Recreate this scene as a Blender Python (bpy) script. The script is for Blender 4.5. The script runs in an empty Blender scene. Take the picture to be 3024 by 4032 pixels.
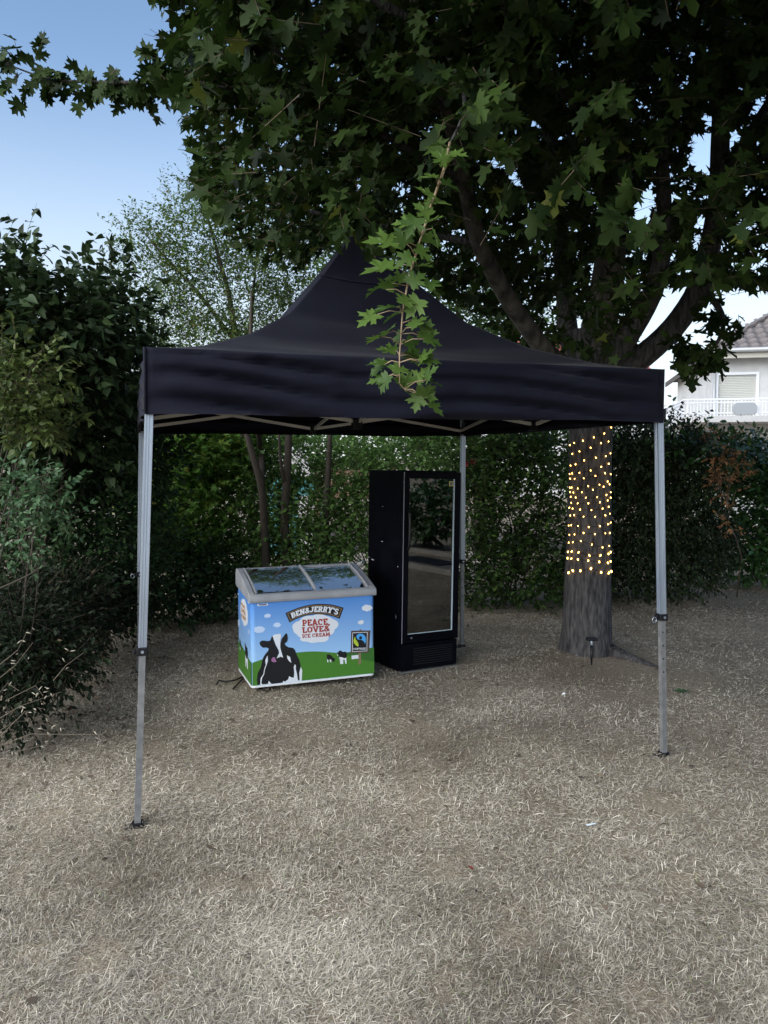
import bpy, bmesh, math, random
import numpy as np
from mathutils import Vector, Matrix, noise
from mathutils.geometry import tessellate_polygon

R = math.radians
random.seed(7)
rng = np.random.default_rng(11)
scene = bpy.context.scene
col = scene.collection

# ------------------------------------------------------------------ camera
F, PITCH, CAMH = 3028.0, -0.069, 1.892
cam_d = bpy.data.cameras.new("camera")
cam = bpy.data.objects.new("camera", cam_d)
col.objects.link(cam)
cam.location = (0, 0, CAMH)
cam.rotation_euler = (math.pi / 2 + PITCH, 0, 0)
cam_d.sensor_fit = 'VERTICAL'
cam_d.sensor_height = 24.0
cam_d.lens = F / 4032 * 24.0
cam_d.clip_start = 0.05
cam_d.clip_end = 2000
scene.camera = cam

# ------------------------------------------------------------------ light
SUN_EL, SUN_ROT = R(25), R(228)
world = bpy.data.worlds.new("World")
scene.world = world
world.use_nodes = True
wn, wl = world.node_tree.nodes, world.node_tree.links
sky = wn.new("ShaderNodeTexSky")
sky.sky_type = 'NISHITA'
sky.sun_disc = False
sky.sun_elevation = SUN_EL
sky.sun_rotation = SUN_ROT
sky.air_density = 1.0
sky.dust_density = 0.0
sky.ozone_density = 1.6
bg = wn["Background"]
bg.inputs[1].default_value = 0.08
wtc = wn.new("ShaderNodeTexCoord")
wsp = wn.new("ShaderNodeSeparateXYZ")
wl.new(wtc.outputs["Generated"], wsp.inputs[0])
wmr = wn.new("ShaderNodeMapRange")
wmr.interpolation_type = 'SMOOTHSTEP'
wmr.inputs[1].default_value, wmr.inputs[2].default_value = 0.0, 0.46
wmr.inputs[3].default_value, wmr.inputs[4].default_value = 0.92, 0.0
wl.new(wsp.outputs["Z"], wmr.inputs[0])
wmx = wn.new("ShaderNodeMixRGB")
wmx.inputs[2].default_value = (4.2, 4.5, 4.75, 1)
wl.new(wmr.outputs[0], wmx.inputs[0])
wl.new(sky.outputs[0], wmx.inputs[1])
wl.new(wmx.outputs[0], bg.inputs[0])
sun_d = bpy.data.lights.new("sun", 'SUN')
sun_d.energy = 2.6
sun_d.angle = R(85)
sun_d.color = (1.0, 0.97, 0.93)
sun = bpy.data.objects.new("sun", sun_d)
col.objects.link(sun)
sdir = Vector((math.sin(SUN_ROT) * math.cos(SUN_EL), math.cos(SUN_ROT) * math.cos(SUN_EL), math.sin(SUN_EL)))
sun.rotation_euler = (-sdir).to_track_quat('-Z', 'Y').to_euler()
scene.view_settings.view_transform = 'Standard'
scene.view_settings.look = 'None'
scene.view_settings.exposure = 1.55
scene.view_settings.gamma = 1.0
scene.view_settings.use_curve_mapping = False
scene.cycles.max_bounces = 8
scene.cycles.transparent_max_bounces = 8


# ------------------------------------------------------------------ helpers
def at(px, py, Y):
    """world point on the sight line of photo pixel (px, py) at world depth Y"""
    x = (px - 1512) / F
    y = (py - 2016) / F
    c, s = math.cos(PITCH), math.sin(PITCH)
    d = (x, c + y * s, s - y * c)
    t = Y / d[1]
    return Vector((d[0] * t, Y, CAMH + d[2] * t))


def ground_at(px, py):
    x = (px - 1512) / F
    y = (py - 2016) / F
    c, s = math.cos(PITCH), math.sin(PITCH)
    d = (x, c + y * s, s - y * c)
    t = -CAMH / d[2]
    return Vector((d[0] * t, d[1] * t, 0))


def pix(P):
    """photo pixels of an (N,3) array of points"""
    P = np.asarray(P, float)
    c, s = math.cos(PITCH), math.sin(PITCH)
    z = P[:, 2] - CAMH
    d = P[:, 1] * c + z * s
    u = -P[:, 1] * s + z * c
    d = np.where(d > .05, d, np.nan)
    return 1512 + F * P[:, 0] / d, 2016 - F * u / d, d


def tag(o, label=None, cat=None, group=None, kind=None):
    if label: o["label"] = label
    if cat: o["category"] = cat
    if group: o["group"] = group
    if kind: o["kind"] = kind
    return o


def thing(name, loc, rz, label, cat, group=None):
    o = bpy.data.objects.new(name, None)
    o.empty_display_size = .1
    o.location = loc
    o.rotation_euler = (0, 0, rz)
    col.objects.link(o)
    return tag(o, label, cat, group)


def mat(name, color=(.5, .5, .5), rough=.6, metal=0, spec=.5, emit=None, estr=0):
    m = bpy.data.materials.new(name)
    m.use_nodes = True
    b = m.node_tree.nodes["Principled BSDF"]
    b.inputs["Base Color"].default_value = (*color, 1)
    b.inputs["Roughness"].default_value = rough
    b.inputs["Metallic"].default_value = metal
    b.inputs["Specular IOR Level"].default_value = spec
    if emit:
        b.inputs["Emission Color"].default_value = (*emit, 1)
        b.inputs["Emission Strength"].default_value = estr
    return m


def noisy(m, c1, c2, scale=5, detail=4, bump=0, bscale=None, coord='Object', stretch=None, lo=.35, hi=.65, rough=None):
    """vary a material's own colour and relief with noise"""
    nt = m.node_tree
    b = nt.nodes["Principled BSDF"]
    tc = nt.nodes.new("ShaderNodeTexCoord")
    src = tc.outputs[coord]
    if stretch:
        mp = nt.nodes.new("ShaderNodeMapping")
        mp.inputs["Scale"].default_value = stretch
        nt.links.new(src, mp.inputs[0])
        src = mp.outputs[0]
    n = nt.nodes.new("ShaderNodeTexNoise")
    n.inputs["Scale"].default_value = scale
    n.inputs["Detail"].default_value = detail
    nt.links.new(src, n.inputs["Vector"])
    r = nt.nodes.new("ShaderNodeValToRGB")
    r.color_ramp.elements[0].position = lo
    r.color_ramp.elements[1].position = hi
    r.color_ramp.elements[0].color = (*c1, 1)
    r.color_ramp.elements[1].color = (*c2, 1)
    nt.links.new(n.outputs["Fac"], r.inputs[0])
    nt.links.new(r.outputs[0], b.inputs["Base Color"])
    if rough:
        mr = nt.nodes.new("ShaderNodeMapRange")
        mr.inputs[3].default_value = rough[0]
        mr.inputs[4].default_value = rough[1]
        nt.links.new(n.outputs["Fac"], mr.inputs[0])
        nt.links.new(mr.outputs[0], b.inputs["Roughness"])
    if bump:
        n2 = nt.nodes.new("ShaderNodeTexNoise")
        n2.inputs["Scale"].default_value = bscale or scale * 4
        n2.inputs["Detail"].default_value = 6
        nt.links.new(src, n2.inputs["Vector"])
        bp = nt.nodes.new("ShaderNodeBump")
        bp.inputs["Strength"].default_value = bump
        bp.inputs["Distance"].default_value = .02
        nt.links.new(n2.outputs["Fac"], bp.inputs["Height"])
        nt.links.new(bp.outputs[0], b.inputs["Normal"])
    return m


def leaf_mat(name, c_dark, c_light, c_odd=None, rough=.45, trans=.25, spec=.4):
    """leaf colour differs from leaf to leaf through the point attribute 'tint' """
    m = bpy.data.materials.new(name)
    m.use_nodes = True
    nt = m.node_tree
    b = nt.nodes["Principled BSDF"]
    a = nt.nodes.new("ShaderNodeAttribute")
    a.attribute_name = "tint"
    r = nt.nodes.new("ShaderNodeValToRGB")
    cr = r.color_ramp
    cr.elements[0].color = (*c_dark, 1)
    cr.elements[1].position = .9
    cr.elements[1].color = (*c_light, 1)
    if c_odd:
        e = cr.elements.new(.975)
        e.color = (*c_odd, 1)
    nt.links.new(a.outputs["Fac"], r.inputs[0])
    nt.links.new(r.outputs[0], b.inputs["Base Color"])
    b.inputs["Roughness"].default_value = rough
    b.inputs["Specular IOR Level"].default_value = spec
    if trans:
        t = nt.nodes.new("ShaderNodeBsdfTranslucent")
        hs = nt.nodes.new("ShaderNodeHueSaturation")
        hs.inputs["Value"].default_value = 1.6
        nt.links.new(r.outputs[0], hs.inputs["Color"])
        nt.links.new(hs.outputs[0], t.inputs[0])
        mx = nt.nodes.new("ShaderNodeMixShader")
        mx.inputs[0].default_value = trans
        nt.links.new(b.outputs[0], mx.inputs[1])
        nt.links.new(t.outputs[0], mx.inputs[2])
        nt.links.new(mx.outputs[0], nt.nodes["Material Output"].inputs[0])
    return m


def link(name, me, m, parent=None, smooth=False):
    if m is not None and len(me.materials) == 0:
        me.materials.append(m)
    o = bpy.data.objects.new(name, me)
    col.objects.link(o)
    if parent is not None:
        o.parent = parent
    if smooth:
        me.polygons.foreach_set("use_smooth", np.ones(len(me.polygons), bool))
    return o


def np_mesh(name, V, T, tint=None):
    """triangle mesh from arrays"""
    me = bpy.data.meshes.new(name)
    V = np.ascontiguousarray(V, np.float32)
    T = np.ascontiguousarray(T, np.int32)
    me.vertices.add(len(V))
    me.vertices.foreach_set("co", V.ravel())
    me.loops.add(len(T) * 3)
    me.loops.foreach_set("vertex_index", T.ravel())
    me.polygons.add(len(T))
    me.polygons.foreach_set("loop_start", np.arange(0, len(T) * 3, 3, dtype=np.int32))
    me.polygons.foreach_set("loop_total", np.full(len(T), 3, np.int32))
    if tint is not None:
        a = me.attributes.new("tint", 'FLOAT', 'POINT')
        a.data.foreach_set("value", np.ascontiguousarray(tint, np.float32))
    me.update(calc_edges=True)
    return me


class MB:
    def __init__(s):
        s.v, s.f = [], []

    def add(s, vs, fs):
        n = len(s.v)
        s.v += [tuple(v) for v in vs]
        s.f += [tuple(i + n for i in f) for f in fs]
        return s

    def box(s, lo, hi, M=None):
        x0, y0, z0 = lo
        x1, y1, z1 = hi
        vs = [Vector(p) for p in ((x0, y0, z0), (x1, y0, z0), (x1, y1, z0), (x0, y1, z0), (x0, y0, z1), (x1, y0, z1), (x1, y1, z1), (x0, y1, z1))]
        if M: vs = [M @ v for v in vs]
        return s.add(vs, [(0, 3, 2, 1), (4, 5, 6, 7), (0, 1, 5, 4), (1, 2, 6, 5), (2, 3, 7, 6), (3, 0, 4, 7)])

    def bar(s, a, b, w, h=None, up=(0, 0, 1)):
        """rectangular bar from a to b"""
        a, b = Vector(a), Vector(b)
        h = h or w
        d = (b - a).normalized()
        u = Vector(up)
        if abs(d.dot(u)) > .98: u = Vector((0, 1, 0))
        x = d.cross(u).normalized()
        y = x.cross(d).normalized()
        vs = []
        for p in (a, b):
            for i, j in ((-1, -1), (1, -1), (1, 1), (-1, 1)):
                vs.append(p + x * (i * w / 2) + y * (j * h / 2))
        return s.add(vs, [(0, 1, 2, 3), (7, 6, 5, 4), (0, 4, 5, 1), (1, 5, 6, 2), (2, 6, 7, 3), (3, 7, 4, 0)])

    def tube(s, pts, rad, n=8, cap=True, prof=None):
        """swept tube; rad a number or list; prof overrides the section with 2D points"""
        pts = [Vector(p) for p in pts]
        if not hasattr(rad, '__len__'): rad = [rad] * len(pts)
        base = len(s.v)
        u = None
        m = len(prof) if prof else n
        for i, p in enumerate(pts):
            d = (pts[min(i + 1, len(pts) - 1)] - pts[max(i - 1, 0)]).normalized()
            if u is None:
                u = d.cross(Vector((0, 1, 0)) if abs(d.y) < .9 else Vector((1, 0, 0))).normalized()
            u = (u - d * u.dot(d)).normalized()
            w = d.cross(u)
            for k in range(m):
                if prof:
                    q = p + u * prof[k][0] * rad[i] + w * prof[k][1] * rad[i]
                else:
                    a = 2 * math.pi * k / n
                    q = p + u * (math.cos(a) * rad[i]) + w * (math.sin(a) * rad[i])
                s.v.append(tuple(q))
        for i in range(len(pts) - 1):
            for k in range(m):
                k2 = (k + 1) % m
                s.f.append((base + i * m + k, base + i * m + k2, base + (i + 1) * m + k2, base + (i + 1) * m + k))
        if cap:
            s.f.append(tuple(base + k for k in reversed(range(m))))
            s.f.append(tuple(base + (len(pts) - 1) * m + k for k in range(m)))
        return s

    def lathe(s, prof, n=16, o=(0, 0, 0)):
        base = len(s.v)
        for r, z in prof:
            for k in range(n):
                a = 2 * math.pi * k / n
                s.v.append((o[0] + r * math.cos(a), o[1] + r * math.sin(a), o[2] + z))
        for i in range(len(prof) - 1):
            for k in range(n):
                k2 = (k + 1) % n
                s.f.append((base + i * n + k, base + i * n + k2, base + (i + 1) * n + k2, base + (i + 1) * n + k))
        s.f.append(tuple(base + k for k in reversed(range(n))))
        s.f.append(tuple(base + (len(prof) - 1) * n + k for k in range(n)))
        return s

    def prism(s, poly, M0, M1):
        """extrude: M0/M1 map a 2D point to the two end faces"""
        n = len(poly)
        vs = [M0(p) for p in poly] + [M1(p) for p in poly]
        fs = [tuple(reversed(range(n))), tuple(range(n, 2 * n))]
        fs += [(i, (i + 1) % n, n + (i + 1) % n, n + i) for i in range(n)]
        return s.add(vs, fs)

    def build(s, name, m, parent=None, smooth=False, bevel=0, off=None):
        me = bpy.data.meshes.new(name)
        v = s.v if off is None else [(a - off[0], b - off[1], c - off[2]) for a, b, c in s.v]
        me.from_pydata(v, [], s.f)
        me.update()
        o = link(name, me, m, parent, smooth)
        if bevel:
            b = o.modifiers.new("bevel", 'BEVEL')
            b.width = bevel
            b.segments = 2
            b.limit_method = 'ANGLE'
        return o


def unit(a):
    return a / np.maximum(np.linalg.norm(a, axis=-1, keepdims=True), 1e-9)


# ---- leaf shapes: half outlines, stalk end at the origin, tip towards +y
MAPLE_FULL = [(0, 0), (.20, -.10), (.42, -.12), (.36, .04), (.52, .10), (.36, .20), (.31, .25), (.46, .34), (.64, .50), (.46, .49), (.42, .62), (.28, .50), (.17, .46), (.20, .66), (.30, .80), (.13, .78), (0, 1.02)]
MAPLE_LOD = [(0, 0), (.44, -.12), (.33, .10), (.32, .24), (.64, .50), (.38, .52), (.18, .45), (.27, .78), (0, 1.02)]
HEART = [(0, 0), (.24, -.08), (.36, .12), (.30, .42), (.14, .74), (0, 1)]
OVATE = [(0, 0), (.17, .16), (.26, .42), (.17, .74), (0, 1)]
LANCE = [(0, 0), (.13, .22), (.17, .5), (.10, .8), (0, 1)]
SMALL = [(0, 0), (.26, .42), (0, 1)]
OV4 = [(0, 0), (.22, .22), (.22, .60), (0, 1)]
MAPLE_FAR = [(0, 0), (.44, -.12), (.32, .2), (.64, .5), (.2, .46), (0, 1.02)]


def leaf_shape(half, fold=.22, curl=.18):
    n = len(half)
    pts = [(x, y) for x, y in half] + [(-x, y) for x, y in half[-2:0:-1]]
    ctr = (0, .32)
    if n <= 3:
        P = np.array([(x, y, -fold * abs(x) * -1 - curl * y * y) for x, y in pts])
        T = [(0, 1, 2), (0, 2, 3)]
        return P, np.array(T)
    if n == 4:
        P = np.array([(x, y, fold * abs(x) - curl * y * y) for x, y in pts])
        return P, np.array([(0, 1, 2), (0, 2, 3), (0, 3, 4), (0, 4, 5)])
    P = np.array([(x, y, fold * abs(x) - curl * y * y) for x, y in pts] + [(ctr[0], ctr[1], -curl * .1)])
    c = len(pts)
    T = [(i, (i + 1) % c, c) for i in range(c)]
    return P, np.array(T)


SH = {k: leaf_shape(v) for k, v in dict(maple=MAPLE_LOD, maple_full=MAPLE_FULL, heart=HEART, ovate=OVATE, lance=LANCE, small=SMALL, ov4=OV4, maple_far=MAPLE_FAR).items()}


def frames(axis, nrm):
    y = unit(axis)
    z = unit(nrm - y * np.sum(nrm * y, -1, keepdims=True))
    x = np.cross(y, z)
    return x, y, z


def cloud_arrays(pos, axis, nrm, size, shape):
    P, T = SH[shape]
    x, y, z = frames(axis, nrm)
    s = np.asarray(size)[:, None, None]
    V = pos[:, None, :] + s * (P[None, :, 0:1] * x[:, None] + P[None, :, 1:2] * y[:, None] + P[None, :, 2:3] * z[:, None])
    n, k = len(pos), len(P)
    TT = (T[None] + (np.arange(n) * k)[:, None, None]).reshape(-1, 3)
    return V.reshape(-1, 3), TT, k


def leaf_cloud(name, pos, axis, nrm, size, shape, m, parent, base, tint):
    V, T, k = cloud_arrays(pos - np.array(base), axis, nrm, size, shape)
    o = link(name, np_mesh(name, V, T, np.repeat(tint, k)), m, parent)
    o["kind"] = "stuff"
    return o


def leaf_parts(name, pos, axis, nrm, size, shape, m, parent, base, tint, variants=6):
    """single leaves as objects that share a few meshes"""
    P, T = SH[shape]
    ms = []
    for i in range(variants):
        Q = P.copy()
        Q[:, 2] += rng.normal(0, .02, len(P)) - (.12 * i / variants) * (Q[:, 0] ** 2)
        me = np_mesh(name, Q, T, np.full(len(P), (i + .5) / variants * .94))
        me.materials.append(m)
        ms.append(me)
    x, y, z = frames(axis, nrm)
    b = np.array(base)
    for i in range(len(pos)):
        o = bpy.data.objects.new(name, ms[min(variants - 1, int(tint[i] * variants))])
        col.objects.link(o)
        o.parent = parent
        s = float(size[i])
        M = Matrix(((x[i, 0] * s, y[i, 0] * s, z[i, 0] * s, pos[i, 0] - b[0]), (x[i, 1] * s, y[i, 1] * s, z[i, 1] * s, pos[i, 1] - b[1]),
                    (x[i, 2] * s, y[i, 2] * s, z[i, 2] * s, pos[i, 2] - b[2]), (0, 0, 0, 1)))
        o.matrix_local = M


def sticks(A, B, ra, rb, base):
    """many thin three-sided sticks as one array mesh"""
    A = np.asarray(A, float) - np.array(base)
    B = np.asarray(B, float) - np.array(base)
    d = unit(B - A)
    h = np.where(np.abs(d[:, 2:3]) > .9, np.array([[1., 0, 0]]), np.array([[0, 0, 1.]]))
    u = unit(np.cross(d, h))
    w = np.cross(d, u)
    vs = []
    for P, r in ((A, ra), (B, rb)):
        r = np.broadcast_to(np.asarray(r, float), (len(A),))[:, None]
        for k in range(3):
            a = 2 * math.pi * k / 3
            vs.append(P + r * (u * math.cos(a) + w * math.sin(a)))
    V = np.stack(vs, 1).reshape(-1, 3)
    q = []
    for k in range(3):
        k2 = (k + 1) % 3
        q += [(k, k2, 3 + k2), (k, 3 + k2, 3 + k)]
    T = (np.array(q)[None] + (np.arange(len(A)) * 6)[:, None, None]).reshape(-1, 3)
    return V, T


def stick_part(name, A, B, ra, rb, m, parent, base):
    V, T = sticks(A, B, ra, rb, base)
    o = link(name, np_mesh(name, V, T), m, parent)
    o["kind"] = "stuff"
    return o


def rand_dirs(n):
    return unit(rng.normal(size=(n, 3)))


def twig_leaves(tp, td, tl, per, size, droop=.3, spread=.9, jit=.35, up=.8):
    """leaves in pairs along twigs: positions, axes, normals, sizes"""
    n = len(tp)
    t = np.linspace(.15, 1, per)[None, :, None] + rng.normal(0, .04, (n, per, 1))
    pos = tp[:, None] + td[:, None] * tl[:, None, None] * t
    side = unit(np.cross(td, np.array([0, 0, 1.])) + 1e-4)
    sg = np.where(np.arange(per) % 2 == 0, 1., -1.)[None, :, None]
    ax = td[:, None] * (.35 + .5 * t) + side[:, None] * sg * spread * (1.15 - t) + rng.normal(0, jit, (n, per, 3)) + np.array([0, 0, -droop])
    nr = np.array([0, 0, up]) + rng.normal(0, .45, (n, per, 3)) + td[:, None] * .25
    sz = size * rng.uniform(.65, 1.2, (n, per))
    return pos.reshape(-1, 3), unit(ax.reshape(-1, 3)), nr.reshape(-1, 3), sz.reshape(-1)


def in_poly(x, y, poly):
    r = np.zeros(len(x), bool)
    n = len(poly)
    for i in range(n):
        x0, y0 = poly[i]
        x1, y1 = poly[(i + 1) % n]
        c = ((y0 > y) != (y1 > y)) & (x < (x1 - x0) * (y - y0) / (y1 - y0 + 1e-9) + x0)
        r ^= c
    return r


# ------------------------------------------------------------------ materials
M = {}
M['alu'] = noisy(mat('brushed_aluminium', (.56, .60, .66), .34, .85), (.36, .415, .49), (.43, .485, .56), 14, 3, stretch=(1, 1, .15), rough=(.3, .5))
M['alu_dull'] = noisy(mat('dull_steel_tube', (.24, .245, .25), .5, .6), (.21, .215, .22), (.28, .285, .29), 20, 3, rough=(.35, .6))
M['bar'] = mat('cream_steel_bar', (.62, .60, .55), .45, .3)
M['black_plastic'] = mat('black_plastic', (.006, .006, .008), .45, 0, .3)
M['cloth'] = noisy(mat('black_tent_cloth', (.009, .010, .018), .8, 0, .15), (.0045, .005, .012), (.008, .009, .018), 3, 6, bump=.08, bscale=220)
M['cloth'].node_tree.nodes['Principled BSDF'].inputs['Sheen Weight'].default_value = .04
M['cloth'].node_tree.nodes['Principled BSDF'].inputs['Sheen Roughness'].default_value = .4
M['bark'] = noisy(mat('maple_bark', (.12, .11, .10), .9, 0, .2), (.022, .0215, .023), (.105, .10, .10), 34, 10, bump=1, bscale=48, stretch=(1, 1, .22), lo=.32, hi=.7)
M['bark_pale'] = noisy(mat('smooth_grey_bark', (.16, .145, .13), .85, 0, .2), (.032, .029, .026), (.11, .10, .088), 12, 8, bump=.6, bscale=24, stretch=(1, 1, .4))
M['twig'] = mat('twig', (.11, .085, .06), .8, 0, .2)
M['twig_pale'] = mat('young_shoot', (.32, .24, .15), .6, 0, .3)
M['twig_dark'] = mat('dark_twig', (.05, .042, .034), .85, 0, .2)
M['drywood'] = mat('dry_stem', (.13, .10, .075), .85, 0, .2)
M['straw'] = mat('straw', (.12, .10, .075), .8, 0, .2)
M['maple_leaf'] = leaf_mat('maple_leaf', (.005, .013, .004), (.034, .062, .011), (.085, .105, .02), rough=.6, trans=.15, spec=.14)
M['young_leaf'] = leaf_mat('young_maple_leaf', (.034, .072, .013), (.09, .155, .03), rough=.5, trans=.25, spec=.25)
M['heart_leaf'] = leaf_mat('lilac_leaf', (.011, .024, .010), (.050, .085, .030), rough=.55, trans=.12, spec=.25)
M['pale_leaf'] = leaf_mat('pale_shrub_leaf', (.03, .05, .014), (.10, .135, .035), rough=.5, trans=.15, spec=.25)
M['rose_leaf'] = leaf_mat('rose_leaf', (.022, .058, .024), (.085, .155, .07), rough=.45, trans=.15, spec=.3)
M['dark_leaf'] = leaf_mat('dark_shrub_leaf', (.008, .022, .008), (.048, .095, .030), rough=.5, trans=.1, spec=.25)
M['airy_leaf'] = leaf_mat('plum_tree_leaf', (.03, .07, .018), (.115, .18, .04), (.15, .12, .035), rough=.5, trans=.35, spec=.25)
M['fresh_leaf'] = leaf_mat('fresh_leaf', (.04, .105, .022), (.15, .28, .05), (.26, .24, .05), rough=.5, trans=.4, spec=.25)
M['thicket_leaf'] = leaf_mat('elm_leaf', (.03, .08, .02), (.14, .245, .06), rough=.5, trans=.3, spec=.25)
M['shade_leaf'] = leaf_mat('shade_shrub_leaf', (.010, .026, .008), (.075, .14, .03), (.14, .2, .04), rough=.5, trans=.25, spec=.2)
M['laurel_leaf'] = leaf_mat('laurel_leaf', (.012, .04, .012), (.045, .105, .025), (.10, .16, .05), rough=.3, trans=.1, spec=.6)
M['conifer_leaf'] = leaf_mat('cypress_spray', (.006, .013, .005), (.026, .042, .014), rough=.6, trans=.05, spec=.2)
M['bramble_leaf'] = leaf_mat('bramble_leaf', (.003, .007, .003), (.016, .028, .010), (.10, .07, .04), rough=.6, trans=.05, spec=.15)
M['brown_leaf'] = leaf_mat('dead_cypress_spray', (.12, .055, .025), (.26, .13, .05), rough=.8, trans=.1)
M['dry_leaf'] = leaf_mat('dry_leaf', (.04, .03, .02), (.14, .105, .07), rough=.8, trans=.05)

# dry grass blades
gm = leaf_mat('dry_grass', (.15, .124, .09), (.62, .57, .475), (.22, .25, .12), rough=.7, trans=.12, spec=.25)
M['grass'] = gm

# ------------------------------------------------------------------ ground
gsm = mat('dry_soil', (.2, .16, .12), .95, 0, .1)
nt = gsm.node_tree
b = nt.nodes["Principled BSDF"]
geo = nt.nodes.new("ShaderNodeNewGeometry")
def nz(scale, det, rough=.5):
    n = nt.nodes.new("ShaderNodeTexNoise")
    n.inputs["Scale"].default_value = scale
    n.inputs["Detail"].default_value = det
    n.inputs["Roughness"].default_value = rough
    nt.links.new(geo.outputs["Position"], n.inputs["Vector"])
    return n
def ramp(src, stops):
    r = nt.nodes.new("ShaderNodeValToRGB")
    cr = r.color_ramp
    cr.elements[0].position, cr.elements[0].color = stops[0][0], (*stops[0][1], 1)
    cr.elements[1].position, cr.elements[1].color = stops[-1][0], (*stops[-1][1], 1)
    for p, c in stops[1:-1]:
        cr.elements.new(p).color = (*c, 1)
    nt.links.new(src, r.inputs[0])
    return r
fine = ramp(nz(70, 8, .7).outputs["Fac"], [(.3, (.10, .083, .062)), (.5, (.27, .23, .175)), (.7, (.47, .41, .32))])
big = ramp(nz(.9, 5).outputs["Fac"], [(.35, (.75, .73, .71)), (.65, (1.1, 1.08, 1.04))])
mul = nt.nodes.new("ShaderNodeMixRGB")
mul.blend_type = 'MULTIPLY'
mul.inputs[0].default_value = 1
nt.links.new(fine.outputs[0], mul.inputs[1])
nt.links.new(big.outputs[0], mul.inputs[2])
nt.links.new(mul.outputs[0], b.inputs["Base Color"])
bp = nt.nodes.new("ShaderNodeBump")
bp.inputs["Strength"].default_value = .7
bp.inputs["Distance"].default_value = .015
nt.links.new(nz(110, 6).outputs["Fac"], bp.inputs["Height"])
nt.links.new(bp.outputs[0], b.inputs["Normal"])


def gz(x, y):
    """height of the lawn"""
    v = noise.noise((x * .5, y * .5, 3.1)) * .018 + noise.noise((x * 1.9, y * 1.9, 9.2)) * .010
    dx, dy = x - 2.03, y - 7.35
    v += .05 * math.exp(-(dx * dx + dy * dy) / .45)
    return v


xs = sorted(set([-600, -200, -80, -40, -25, -16] + [round(-12 + .2 * i, 3) for i in range(121)] + [16, 25, 40, 80, 200, 600]))
ys = sorted(set([-200, -60, -25, -12, -6, -3] + [round(-1 + .2 * i, 3) for i in range(81)] + [18, 22, 30, 45, 80, 200, 700]))
g = MB()
for y in ys:
    for x in xs:
        g.v.append((x, y, gz(x, y) if abs(x) < 13 and -2 < y < 16 else 0))
nx = len(xs)
for j in range(len(ys) - 1):
    for i in range(nx - 1):
        g.f.append((j * nx + i, j * nx + i + 1, (j + 1) * nx + i + 1, (j + 1) * nx + i))
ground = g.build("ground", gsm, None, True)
tag(ground, "parched lawn of trampled dry grass over brown soil", "lawn", kind="structure")

# pale sandy play area beyond the fence
pg = MB()
pg.add([(-3.2, 11.9, .03), (1.2, 11.9, .03), (2.5, 15.5, .03), (-4.5, 15.0, .03)], [(0, 1, 2, 3)])
pm = noisy(mat('pale_sand', (.42, .36, .29), .95), (.33, .28, .22), (.50, .44, .36), 4, 8, bump=.3)
tag(pg.build("sand_path", pm), "pale sandy ground beyond the fence and thicket", "sand", kind="structure")


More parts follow.
